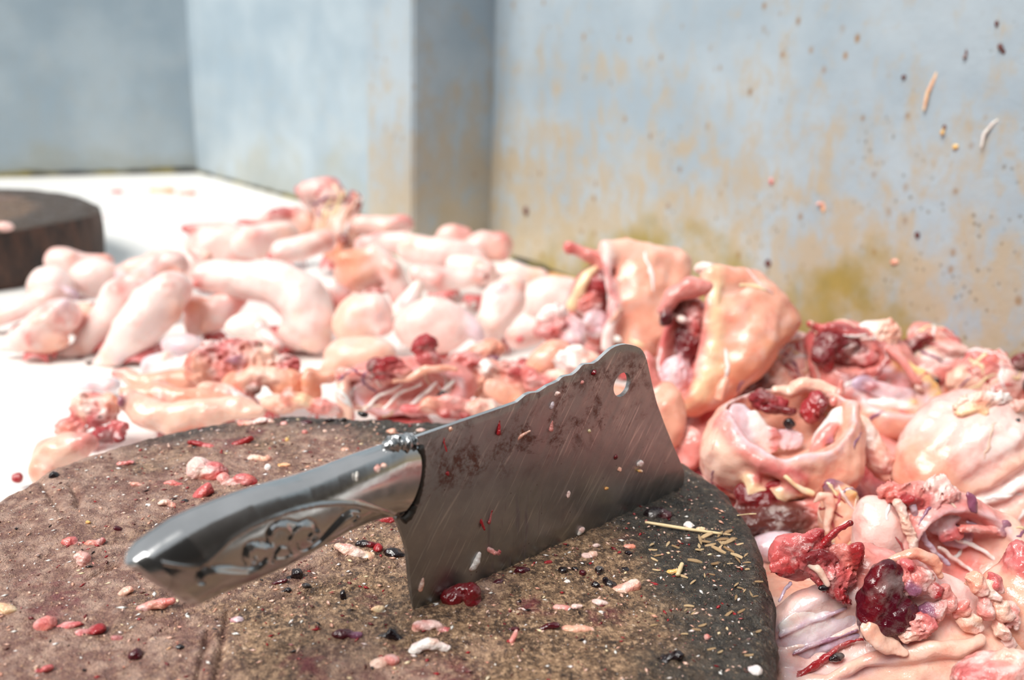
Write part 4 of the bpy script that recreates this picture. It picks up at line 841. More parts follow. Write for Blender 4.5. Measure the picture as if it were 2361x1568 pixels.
# 3: the bowl
p = Piece(1795, 1030, .055, h=4., seed=107)
p.E(1800, 1020, 186, 138, 150, a=-14, c='peach', k=20, n=2).E(1690, 1040, 84, 84, 90, dz=40, c='pale', k=18).E(1870, 1080, 110, 78, 110, dz=30, a=-24, c='peach', k=20).E(1780, 1110, 90, 50, 80, dz=50, c='pale', k=14)
p.E(1800, 955, 138, 104, 150, dz=58, a=-10, c='mem', op='s', k=12, n=1.5, m=.6)
p.E(1755, 1086, 64, 20, 34, dz=150, a=8, c='rose', op='s', k=8)
p.T([(1654, 962, 70, 18), (1676, 1000, 112, 20), (1710, 1044, 136, 20), (1756, 1074, 142, 17), (1790, 1090, 142, 12)], c='pink', k=22, n=1.6, m=.8)
p.T([(1772, 1070, 140, 8), (1800, 1052, 140, 13), (1845, 1050, 128, 15), (1895, 1040, 104, 15), (1932, 1000, 76, 13), (1948, 946, 46, 11)], c='pale', k=22, n=1.4, m=.6)
p.T([(1690, 1092, 120, 14), (1700, 1118, 124, 18), (1730, 1130, 128, 18), (1800, 1112, 130, 14), (1815, 1090, 132, 9)], c='fat', k=20, n=2, m=1)
carcass('chicken_carcass', 'bowl-shaped carcass opened upwards with two dark red lobes inside', p, M_FLESH, [
    ('lung', Piece(1780, 932, d=p.d, h=3., seed=1, warp=2.6).E(1778, 930, 44, 24, 24, dz=-14, a=18, c='red', m=3, n=3).E(1790, 948, 40, 13, 16, dz=6, a=10, c='dred', m=2).E(1760, 915, 22, 16, 16, dz=-6, c='dred', m=2), M_WET, 'glossy dark red left lobe'),
    ('lung', Piece(1877, 941, d=p.d, h=3., seed=2, warp=2.6).E(1872, 938, 22, 42, 22, dz=0, a=28, c='red', m=3, n=3).E(1892, 930, 14, 26, 16, dz=10, a=28, c='dred', m=2), M_WET, 'glossy bright red right lobe'),
    ('clot', Piece(1818, 976, d=p.d, h=2.5, seed=3).E(1818, 976, 13, 13, 11, dz=10, c='black', m=1), M_WET, 'black clot'),
    ('lining', Piece(1730, 980, d=p.d, h=3.5, seed=4).E(1718, 985, 34, 64, 11, dz=6, a=-28, yaw=24, c='mem', n=1, m=.6).E(1752, 1000, 18, 54, 9, dz=10, a=-24, c='white', n=1).E(1815, 1012, 40, 22, 8, dz=8, c='mem', m=2.5, n=3).E(1782, 1016, 14, 26, 8, dz=14, c='rose', m=4, n=3), M_FLESH, 'white lining'),
    ('lining', Piece(1905, 990, d=p.d, h=3.5, seed=5).E(1906, 988, 24, 66, 18, dz=24, a=36, c='white', n=1, m=.8).E(1880, 1010, 14, 50, 14, dz=44, a=40, c='pink', m=2).E(1893, 1010, 9, 10, 8, dz=52, c='purple', m=1), M_FLESH, 'pink-edged white right wall'),
    ('skin_roll', Piece(1875, 890, d=p.d, h=3.5, seed=6).T([(1800, 900, -40, 12), (1830, 906, -34, 14), (1862, 886, -30, 19), (1900, 892, -26, 16), (1930, 905, -10, 12)], c='pale', n=1, m=.8).T([(1920, 925, 0, 13), (1932, 905, 2, 10), (1937, 880, 2, 4)], c='pink', m=1), M_FLESH, 'rolled skin along the back edge'),
    ('strap', Piece(1790, 1080, d=p.d, h=3., seed=7).T([(1762, 1070, 156, 5), (1785, 1088, 160, 6), (1818, 1108, 150, 9)], c='fat', n=.4), M_FLESH, None),
    ('torn_meat', Piece(1755, 1093, d=p.d, h=3., seed=8).E(1755, 1094, 26, 11, 12, dz=130, a=-12, c='red', m=2), M_RAG, 'red meat in the lower slit')], sup=.5, strands=6)
p = Piece(1790, 1195, .025, h=5, seed=108).E(1790, 1195, 110, 44, 60, c='brown', n=4, m=3).E(1870, 1190, 50, 40, 40, dz=10, c='pink', m=4).E(1760, 1150, 60, 40, 40, dz=-20, c='dred', m=2)  # offal kept brown so its colour carries the shade under the bowl
meat('offal_clump', p, M_RAG, 'dark offal in the shade under the bowl-shaped carcass', 'offal')
# 4: carcass with the deep red hollow against the wall
p = Piece(2020, 885, .055, h=4.5, seed=109)
p.E(2000, 850, 130, 100, 70, dz=-30, a=20, c='pink', k=18, n=3, m=1).E(2056, 960, 92, 62, 70, dz=10, a=-6, c='peach', k=20).E(1930, 790, 60, 44, 44, dz=-30, c='rose', k=12, m=3)
p.E(1955, 805, 76, 52, 60, dz=34, a=14, c='dred', op='s', k=10, m=2).E(2025, 900, 96, 48, 60, dz=62, a=16, c='mem', op='s', k=10, m=.6)
p.T([(2060, 835, 30, 12), (2096, 865, 42, 14), (2126, 895, 48, 16), (2146, 930, 48, 15), (2138, 968, 48, 14), (2104, 994, 50, 12)], c='yellow', k=20, n=1.6, m=.6)
p.T([(1872, 752, 0, 7), (1900, 760, 0, 12), (1945, 764, 4, 15), (1985, 768, 4, 14), (2018, 800, 10, 14)], c='rose', k=8, n=1.5, m=2)
carcass('chicken_carcass', 'carcass against the stained wall with a deep red hollow and yellow rimmed lining', p, M_FLESH, [
    ('lung', Piece(1950, 800, d=p.d, h=3.5, seed=1, warp=2.4).E(1950, 800, 72, 42, 24, dz=-4, a=14, c='dred', m=4, n=3).E(1925, 790, 22, 22, 14, dz=10, c='dred', m=4).E(1896, 815, 30, 26, 22, dz=8, c='dred', m=3, n=3).E(1910, 840, 16, 26, 14, dz=8, c='red', m=4).E(1990, 830, 26, 16, 14, dz=10, c='rose', m=4), M_RAG, 'dark red pitted lung tissue'),
    ('rib', Piece(2060, 842, d=p.d, h=3., seed=2).T([(2033, 805, 36, 10), (2062, 836, 46, 9), (2096, 880, 52, 9)], c='pink', n=.5), M_FLESH, 'pink strut of bone'),
    ('lining', Piece(2030, 905, d=p.d, h=3.5, seed=3).E(1975, 880, 34, 26, 14, dz=14, c='lilac', m=1).E(2050, 905, 66, 22, 16, dz=14, a=14, c='mem', m=1).E(2050, 935, 66, 12, 14, dz=24, a=8, c='white', m=1).E(2000, 893, 12, 8, 8, dz=24, c='red', m=2).E(2092, 928, 12, 8, 8, dz=26, c='yellow'), M_FLESH, 'white and lilac rib lining'),
    ('shred', Piece(2040, 770, d=p.d, h=3.5, seed=4).E(2040, 772, 40, 34, 26, dz=-10, c='pale', m=5, n=3).E(2010, 752, 26, 12, 14, dz=-8, c='white', m=3), M_RAG, 'pale torn meat on the top edge')])
# 5, 6: torn carcasses along the wall
p = Piece(2150, 805, .062, h=4.5, seed=110).E(2155, 782, 56, 38, 36, a=20, c='pink', n=3, m=2).E(2128, 822, 50, 32, 32, dz=8, c='white', m=2).E(2180, 800, 50, 20, 28, dz=12, a=16, c='skinp', m=1).E(2160, 860, 92, 46, 40, dz=0, c='pink', n=3, m=2).E(2150, 905, 80, 50, 36, dz=-4, c='peach', m=2)
carcass('chicken_carcass', 'torn pink carcass piece in the middle of the row against the stained wall', p, M_RAG, [
    ('hollow', Piece(2085, 798, d=p.d, h=3.5, seed=1).E(2078, 800, 26, 20, 16, dz=26, c='dred', m=4).E(2110, 778, 22, 12, 12, dz=30, c='red', m=4), M_RAG, 'dark red hollow'),
    ('clot', Piece(2137, 878, d=p.d, h=2.5, seed=2).E(2137, 878, 13, 7, 7, dz=44, a=14, c='black', m=1), M_WET, 'black speck')])
p = Piece(2290, 865, .062, h=4.5, seed=111).E(2285, 850, 66, 42, 36, a=10, c='pink', n=4, m=3).E(2255, 820, 30, 16, 20, dz=4, c='rose', m=3).E(2305, 885, 42, 44, 34, dz=12, a=12, c='skinp', n=2).E(2370, 890, 50, 60, 34, c='pink', m=4).E(2240, 880, 50, 34, 26, c='pale', m=4)
carcass('chicken_carcass', 'torn carcass piece at the right end of the row against the stained wall', p, M_RAG, [
    ('clot', Piece(2332, 832, d=p.d, h=3, seed=1).E(2332, 832, 17, 20, 14, dz=30, c='dred', m=3), M_RAG, 'dark red knob'),
    ('clot', Piece(2350, 890, d=p.d, h=3, seed=2).E(2350, 888, 12, 18, 10, dz=36, c='black', m=2), M_WET, 'dark hole')])
# 7: broad pale breast with diagonal folds
p = Piece(2235, 1060, .05, h=4.5, seed=112)
p.E(2225, 1040, 160, 130, 100, a=-16, c='skinp', k=24, n=3).E(2140, 1090, 84, 110, 80, dz=20, c='peach', k=20).E(2340, 1130, 130, 130, 90, dz=-4, c='skinp', k=20).E(2260, 960, 120, 60, 60, dz=-24, c='pink', k=18, m=1.5)
for i, (a0, b0, a1, b1, rr, dz_) in enumerate([(2180, 1075, 2330, 985, 11, 104), (2190, 1120, 2361, 1018, 13, 104), (2225, 1150, 2380, 1070, 14, 100), (2260, 1190, 2400, 1130, 13, 92), (2170, 1030, 2280, 975, 9, 98)]):
    p.T([(a0, b0, dz_ - 24, rr * .5), ((a0 + a1) / 2 - 6, (b0 + b1) / 2 - 8, dz_ - 9, rr * .8), (a1, b1, dz_ - 32, rr * .8)], c='pale' if i % 2 else 'white', k=24, n=3, m=1.2)
carcass('chicken_breast', 'broad pale carcass back with diagonal folds at the right edge', p, M_FLESH, [
    ('fat_clump', Piece(2235, 930, d=p.d, h=3.5, seed=1, warp=2.5).E(2215, 925, 38, 22, 14, dz=54, c='pale', m=6, n=4).E(2262, 918, 30, 15, 12, dz=48, c='white', m=6, n=4).E(2310, 935, 34, 11, 10, dz=44, c='pale', m=5, n=4).E(2210, 945, 30, 14, 14, dz=64, c='fat', m=3), M_RAG, 'crumbly white fat along the top'),
    ('speck', Piece(2305, 962, d=p.d, h=2., seed=2).E(2305, 962, 6, 6, 5, dz=78, c='black', m=.5), M_WET, 'black speck')], strands=5)
p = Piece(2015, 1040, .05, h=4., seed=113).T([(1992, 975, 0, 20), (2004, 1020, 6, 26), (2022, 1060, 10, 30), (2034, 1090, 10, 22)], c='pale', n=2, m=2.5).E(2032, 1065, 20, 24, 14, dz=26, c='rose', m=4).E(1998, 1010, 12, 26, 12, dz=20, c='white', m=2)
meat('skin_flap', p, M_RAG, 'ragged pale flap hanging between the bowl-shaped carcass and the broad pale back', 'chicken skin')
p = Piece(1935, 1190, .04, h=4., seed=114).E(1938, 1195, 44, 84, 50, c='peach', n=1.5).E(1945, 1135, 26, 16, 22, dz=20, c='yellow', m=1.5).E(1922, 1120, 24, 16, 18, dz=10, c='purple', m=1.5)
carcass('chicken_thigh', 'smooth peach lobe with a yellow top below the bowl-shaped carcass', p, M_FLESH, [('shred', Piece(1885, 1160, d=p.d, h=3., seed=1).T([(1866, 1148, 44, 4), (1876, 1136, 48, 9), (1892, 1138, 48, 10), (1894, 1165, 48, 9), (1890, 1186, 48, 8), (1892, 1215, 46, 7)], c='pale', n=.6, m=.8), M_FLESH, 'hooked pale shred')], group=None, cat='chicken thigh')
# 8: rib cage opened to the right foreground
p = Piece(2170, 1240, .045, h=4.5, seed=115)
p.E(2165, 1240, 170, 120, 90, a=14, c='pink', k=18, n=2, m=.8).E(2012, 1220, 60, 80, 60, dz=26, c='skinp', k=14).E(2300, 1290, 70, 100, 70, dz=10, c='pale', k=18)
p.E(2200, 1260, 120, 92, 80, dz=72, a=20, c='mem', op='s', k=12, n=1, m=.6)
parts8 = [('rib', Piece(2230, 1260, d=p.d, h=3., seed=i).T([(a, b, 26, 4), ((a + c2) / 2, (b + d2) / 2 - 8, 10, 5), (c2, d2, 20, 4)], c=cc_, n=.3), M_FLESH, None) for i, (a, b, c2, d2, cc_) in enumerate([(2180, 1230, 2300, 1300, 'white'), (2215, 1200, 2310, 1245, 'lilac'), (2150, 1260, 2260, 1345, 'white'), (2130, 1290, 2210, 1370, 'pink')])]
parts8 += [('ridge', Piece(2060, 1210, d=p.d, h=3.5, seed=11).T([(2040, 1150, 70, 12), (2052, 1190, 82, 12), (2066, 1225, 84, 11), (2075, 1262, 80, 8)], c='pale', m=3, n=2).T([(2070, 1150, 60, 9), (2090, 1200, 56, 8), (2130, 1260, 40, 7), (2170, 1290, 30, 5)], c='lilac', m=1), M_RAG, 'torn ridge of the breastbone'),
           ('torn_edge', Piece(2110, 1135, d=p.d, h=3.5, seed=12, warp=2.5).E(2050, 1130, 46, 28, 18, dz=44, c='pink', m=6, n=5).E(2065, 1140, 26, 9, 12, dz=66, c='red', m=3).E(2110, 1150, 34, 20, 18, dz=50, c='rose', m=4).E(2150, 1125, 44, 26, 18, dz=44, c='skinp', m=6, n=5).E(2180, 1150, 26, 12, 12, dz=40, c='purple', m=3), M_RAG, 'torn red and pale upper edge'),
           ('membrane_flap', Piece(2212, 1148, d=p.d, h=3., seed=13).E(2212, 1150, 12, 28, 8, dz=60, a=-24, c='purple', n=1, m=1.5), M_FLESH, 'purple upright flap'),
           ('torn_edge', Piece(2290, 1210, d=p.d, h=3.5, seed=14).T([(2200, 1212, 36, 10), (2250, 1206, 40, 10), (2290, 1210, 40, 13), (2308, 1240, 30, 10)], c='pink', m=3, n=2).E(2292, 1205, 14, 20, 10, dz=50, a=-20, c='purple', m=1), M_RAG, 'purple spotted edge of the ribs'),
           ('lining', Piece(2170, 1210, d=p.d, h=3.5, seed=15).E(2160, 1190, 44, 36, 16, dz=20, c='mem', m=2).E(2178, 1228, 30, 14, 12, dz=34, c='rose', m=3).E(2205, 1240, 40, 26, 14, dz=6, c='lilac', m=1), M_FLESH, 'shiny lilac lining')]
carcass('chicken_carcass', 'rib cage with a shiny lilac lining below the broad pale back', p, M_FLESH, parts8, strands=6)
# 9: big opened carcass in the right foreground
p = Piece(2040, 1450, .04, h=4.5, seed=116)
p.E(2020, 1450, 270, 130, 90, dz=-10, a=-10, c='skinp', k=24, n=2).E(2160, 1520, 190, 100, 90, dz=30, a=-8, c='pale', k=24).E(1850, 1590, 160, 60, 60, dz=40, a=-12, c='pale', k=20).E(1835, 1290, 60, 60, 40, dz=-10, c='rose', k=16, m=2).E(2010, 1330, 90, 70, 50, dz=0, c='pink', k=18, m=2)
p.E(1890, 1450, 165, 92, 70, dz=82, a=-16, c='mem', op='s', k=14, n=1, m=.5)
p.T([(1800, 1545, 40, 12), (1880, 1540, 66, 14), (1960, 1500, 76, 14), (2040, 1480, 92, 18), (2090, 1462, 108, 20), (2150, 1452, 114, 18), (2210, 1440, 106, 14)], c='pale', k=12, n=1.5)
for a, b, c2, d2, cc_, rr in [(1790, 1452, 1930, 1390, 'lilac', 4), (1786, 1380, 1812, 1340, 'lilac', 5), (1800, 1500, 1980, 1430, 'white', 6), (1830, 1530, 2000, 1465, 'pink', 5)]:
    p.T([(a, b, 22, rr), ((a + c2) / 2, (b + d2) / 2 - 4, 18, rr), (c2, d2, 24, rr)], c=cc_, k=6, n=.4)
parts9 = [('lining', Piece(1885, 1455, d=p.d, h=3.5, seed=50, warp=1.).E(1880, 1458, 118, 62, 9, dz=16, a=-18, c='mem', n=2, m=.5).E(1850, 1420, 60, 30, 8, dz=22, a=-22, c='white', n=2).E(1930, 1470, 50, 14, 8, dz=24, a=-24, c='lilac', n=1, m=1).T([(1788, 1455, 30, 4), (1860, 1425, 28, 5), (1940, 1392, 32, 4)], c='lilac', n=.5).T([(1815, 1500, 30, 3), (1890, 1468, 30, 4), (1965, 1440, 34, 3)], c='purple', n=.5), M_FLESH, 'shiny white rib lining with lilac lines'),
          ('liver', Piece(2005, 1370, d=p.d, h=3., seed=1, warp=1.6).E(1996, 1362, 48, 96, 36, dz=90, a=12, c='liver', n=4, m=1, k=14).E(2030, 1390, 46, 54, 34, dz=94, a=-10, c='liver', n=5, m=2).E(1978, 1350, 20, 74, 26, dz=98, a=14, c='dred', n=2, k=16), M_WET, 'glossy blackish purple liver'),
          ('shard', Piece(1840, 1260, d=p.d, h=3., seed=2, warp=2.5).E(1822, 1262, 74, 34, 9, dz=44, a=-38, c='rose', n=4, m=2).E(1850, 1240, 46, 16, 8, dz=52, a=-38, c='red', n=4, m=2).T([(1790, 1310, 40, 12), (1850, 1280, 52, 14), (1890, 1240, 50, 10)], c='red', n=3, m=2), M_RAG, 'upright red sheet of torn meat'),
          ('shard', Piece(1910, 1215, d=p.d, h=2.5, seed=3).T([(1880, 1240, 56, 10), (1905, 1218, 60, 8), (1938, 1196, 60, 4)], c='red', n=1, m=1).E(1938, 1196, 5, 4, 4, dz=60, c='black'), M_RAG, 'pointed red spike'),
          ('rib', Piece(1860, 1300, d=p.d, h=2.5, seed=4).T([(1838, 1278, 66, 9), (1862, 1300, 74, 8), (1880, 1325, 78, 7)], c='pale', n=.8), M_FLESH, 'bare pale rib end'),
          ('torn_meat', Piece(1900, 1300, d=p.d, h=3., seed=5, warp=2.5).E(1890, 1300, 70, 34, 26, dz=52, a=20, c='rose', m=5, n=4).E(1930, 1270, 40, 26, 20, dz=48, c='pink', m=5).E(1948, 1262, 18, 22, 14, dz=64, a=-20, c='red', m=3).E(1900, 1345, 56, 18, 18, dz=56, a=24, c='red', m=5, n=3).E(1870, 1275, 40, 20, 18, dz=64, c='dred', m=3), M_RAG, 'shredded dark red meat'),
          ('clot', Piece(1872, 1336, d=p.d, h=2.5, seed=6).E(1872, 1337, 13, 7, 7, dz=80, c='black', m=1), M_WET, 'black clot'),
          ('offal', Piece(2075, 1325, d=p.d, h=3., seed=7, warp=2.5).E(2070, 1322, 46, 34, 26, dz=84, c='pink', m=5, n=3).E(2055, 1285, 22, 14, 16, dz=90, c='rose', m=2).E(2110, 1335, 18, 14, 12, dz=108, a=-30, c='red', m=2).E(2060, 1325, 16, 10, 9, dz=112, c='purple', m=2).E(2095, 1385, 28, 20, 14, dz=100, a=-40, c='purple', m=2).E(2120, 1375, 18, 34, 14, dz=100, a=30, c='pink', m=3), M_RAG, 'crumbly pink offal'),
          ('blood_drop', Piece(2057, 1284, d=p.d, h=2., seed=8).E(2057, 1284, 9, 8, 8, dz=108, c='red', n=0), M_WET, 'shiny red drop'),
          ('skin_edge', Piece(2100, 1270, d=p.d, h=3., seed=9).T([(2030, 1275, 70, 9), (2080, 1262, 72, 14), (2120, 1280, 72, 13), (2136, 1310, 70, 8)], c='peach', n=1, m=1).T([(2128, 1300, 76, 8), (2136, 1284, 78, 3)], c='peach', n=.3), M_FLESH, None),
          ('skin_flap', Piece(1995, 1435, d=p.d, h=3., seed=10).E(1990, 1440, 60, 26, 8, dz=112, a=32, tilt=-20, c='pale', n=2, m=.8).E(1968, 1420, 20, 26, 7, dz=116, a=10, c='peach', n=1), M_FLESH, 'pale folded flap under the liver'),
          ('clump', Piece(2070, 1410, d=p.d, h=3., seed=11).E(2062, 1412, 34, 26, 22, dz=112, a=-20, c='pink', m=6, n=3).E(2085, 1400, 22, 22, 18, dz=110, c='rose', m=5).E(2045, 1430, 18, 14, 12, dz=118, c='pale', m=3), M_RAG, 'knobbly pink meat')]
for i, (a, b, rx, ry, dz_, cc_) in enumerate([(2140, 1355, 24, 32, 96, 'pink'), (2170, 1370, 22, 26, 96, 'pink'), (2206, 1325, 26, 26, 88, 'peach'), (2235, 1340, 24, 26, 88, 'pale'), (2225, 1375, 20, 34, 92, 'pink'), (2262, 1380, 22, 30, 86, 'pale'), (2250, 1325, 20, 20, 76, 'rose'), (2255, 1420, 18, 34, 86, 'pale'), (2285, 1400, 18, 40, 76, 'pink'), (2280, 1450, 16, 30, 76, 'skinp'), (2190, 1410, 34, 26, 90, 'pale')]):
    parts9.append(('vertebra', Piece(a, b, d=p.d, h=3., seed=20 + i, warp=2.5).E(a, b, rx * .85, ry * .95, 18, dz=dz_, a=(i * 37) % 60 - 30, c=cc_, m=2, n=5).E(a + 10, b + 12, rx * .5, ry * .5, 12, dz=dz_ + 4, c='skinp', m=2, n=3), M_RAG, None))
parts9 += [('blood_streak', Piece(1880, 1530, d=p.d, h=2.5, seed=40).T([(1800, 1560, 50, 6), (1840, 1535, 48, 8), (1880, 1510, 40, 9), (1920, 1482, 36, 6), (1975, 1465, 40, 4)], c='red', n=2, m=2), M_WET, 'bright red streak along the ribs'),
           ('clot', Piece(1912, 1500, d=p.d, h=2.5, seed=41).E(1912, 1500, 20, 9, 8, dz=52, a=-24, c='black', m=1.5), M_WET, 'black clot in the red streak')]
carcass('chicken_carcass', 'large opened carcass in the right foreground with a glossy dark liver', p, M_FLESH, parts9, sup=.4)
p = Piece(2330, 1430, .045, h=4.5, seed=117).E(2340, 1420, 84, 120, 80, c='peach', n=3, k=16).E(2350, 1320, 40, 70, 50, dz=10, c='rose', m=3).E(2390, 1480, 90, 90, 60, c='pale')
meat('meat_chunk', p, M_FLESH, 'tall peach flesh at the right edge beside the knobbly backbone', 'meat piece')
p = Piece(2290, 1545, .055, h=4.5, seed=118).E(2290, 1552, 110, 52, 60, dz=20, a=-10, c='pink', n=3, m=3).E(2230, 1560, 50, 40, 40, dz=40, c='rose', m=4).E(2330, 1510, 60, 22, 30, dz=30, c='pale', m=3).E(2300, 1600, 140, 50, 60, dz=30, c='pale')
meat('meat_chunk', p, M_RAG, 'torn pink flesh in the bottom right corner', 'meat piece')
p = Piece(1790, 1245, .02, h=5, seed=119).E(1790, 1262, 60, 40, 40, c='mem', n=2, m=1)
meat('skin_flap', p, M_FLESH, 'pinkish white membrane beside the right rim of the block', 'chicken skin', sup=0)

# ------------------------------------------------------------------ what fills the heap from below: an uncountable bed of trimmings
def mound():
    rs = np.random.RandomState(23); names = ['pink', 'rose', 'red', 'brown', 'rose', 'dred', 'peach', 'skinp']  # the dark reds and brown also put the shade of the gaps into colour
    cs = .004; xs = np.arange(-.75, .75, cs); ys = np.arange(.25, 1.5, cs); X, Y = np.meshgrid(xs, ys, indexing='ij')
    Hh = np.zeros_like(X); cid = np.full(X.shape, 2)
    wx, wy = X + .012 * vnoise2(X * 38, Y * 38, 14), Y + .012 * vnoise2(X * 38, Y * 38, 15)
    for x, y, r, z, f in MOUND:
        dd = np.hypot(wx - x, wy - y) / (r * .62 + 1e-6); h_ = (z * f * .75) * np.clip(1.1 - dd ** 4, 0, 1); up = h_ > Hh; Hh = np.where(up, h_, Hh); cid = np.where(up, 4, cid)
    for _ in range(260):        # rounded pieces packed between the block and the stained wall
        x, y = rs.uniform(.09, .66), rs.uniform(.30, 1.02); r = rs.uniform(.018, .042); top_ = rs.uniform(.010, .026) * (.55 if y < .56 else 1.)
        an = rs.rand() * 3.2; dx, dy = wx - x, wy - y; u_ = (dx * math.cos(an) + dy * math.sin(an)) / (r * 1.4); v_ = (-dx * math.sin(an) + dy * math.cos(an)) / r
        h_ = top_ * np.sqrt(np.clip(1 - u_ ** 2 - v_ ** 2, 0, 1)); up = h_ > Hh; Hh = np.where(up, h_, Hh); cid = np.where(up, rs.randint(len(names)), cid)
    Hh = np.where(Hh > .002, Hh + .003 * vnoise2(X * 60, Y * 60, 8) + .0022 * vnoise2(X * 140, Y * 140, 9), Hh)
    rr = np.hypot(X - BC[0], Y - BC[1]) / rim_radius(np.arctan2(Y - BC[1], X - BC[0]))
    sd_ = (X - F0[0]) * WALL_R[2][0] + (Y - F0[1]) * WALL_R[2][1]
    ok = (Hh > .001) & (rr > 1.05) & (sd_ > .012)
    Hh = np.maximum(Hh, .0008)
    vid = np.arange(X.size).reshape(X.shape); cell = ok[:-1, :-1] & ok[1:, :-1] & ok[1:, 1:] & ok[:-1, 1:]
    I = np.argwhere(cell); F = np.stack([vid[I[:, 0], I[:, 1]], vid[I[:, 0] + 1, I[:, 1]], vid[I[:, 0] + 1, I[:, 1] + 1], vid[I[:, 0], I[:, 1] + 1]], 1)
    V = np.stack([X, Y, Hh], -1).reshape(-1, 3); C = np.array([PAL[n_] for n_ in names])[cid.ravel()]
    used = np.unique(F); mp = np.full(len(V), -1); mp[used] = np.arange(len(used)); V = V[used]; C = C[used]; F = mp[F]
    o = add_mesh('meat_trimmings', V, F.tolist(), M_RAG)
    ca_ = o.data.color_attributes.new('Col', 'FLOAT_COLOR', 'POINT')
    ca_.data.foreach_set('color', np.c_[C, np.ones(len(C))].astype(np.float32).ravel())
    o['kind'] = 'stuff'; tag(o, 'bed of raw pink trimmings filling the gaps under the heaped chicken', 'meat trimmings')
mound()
# ------------------------------------------------------------------ scraps on the block
def block_pt(px, py):
    q = onz(px, py, BLOCK_Z)
    for _ in range(3): q = onz(px, py, float(block_height(np.array([q[0]]), np.array([q[1]]))[0]))
    return q
def dblock(px, py): return float((block_pt(px, py) - CAM) @ FW)
def scrap(name, label, cat, px, py, prims, mat=None, group=None, d=None, h=2.2, seed=0, warp=1.5):
    """prims: ('e', colour, x, y, rx, ry, angle) or ('t', colour, [(x, y, r), ...]); sits on the block face"""
    p = Piece(px, py, d=d if d is not None else dblock(px, py), h=h, seed=seed, warp=warp)
    for i, q in enumerate(prims):
        if q[0] == 'e': p.E(q[2], q[3], q[4], q[5], min(q[4], q[5] * 1.3), dz=-1, a=q[6] if len(q) > 6 else 0, c=q[1], k=4, n=1.3, m=1.9)
        else: p.T([(x, y, -1, r) for x, y, r in q[2]], c=q[1], k=4, n=1.0, m=1.3)
    return p.build(name, mat or M_RAG, label=label, cat=cat, group=group)
SC = 'scraps of meat on the chopping block'; CL = 'blood clots on the chopping block'
e, t_ = 'e', 't'
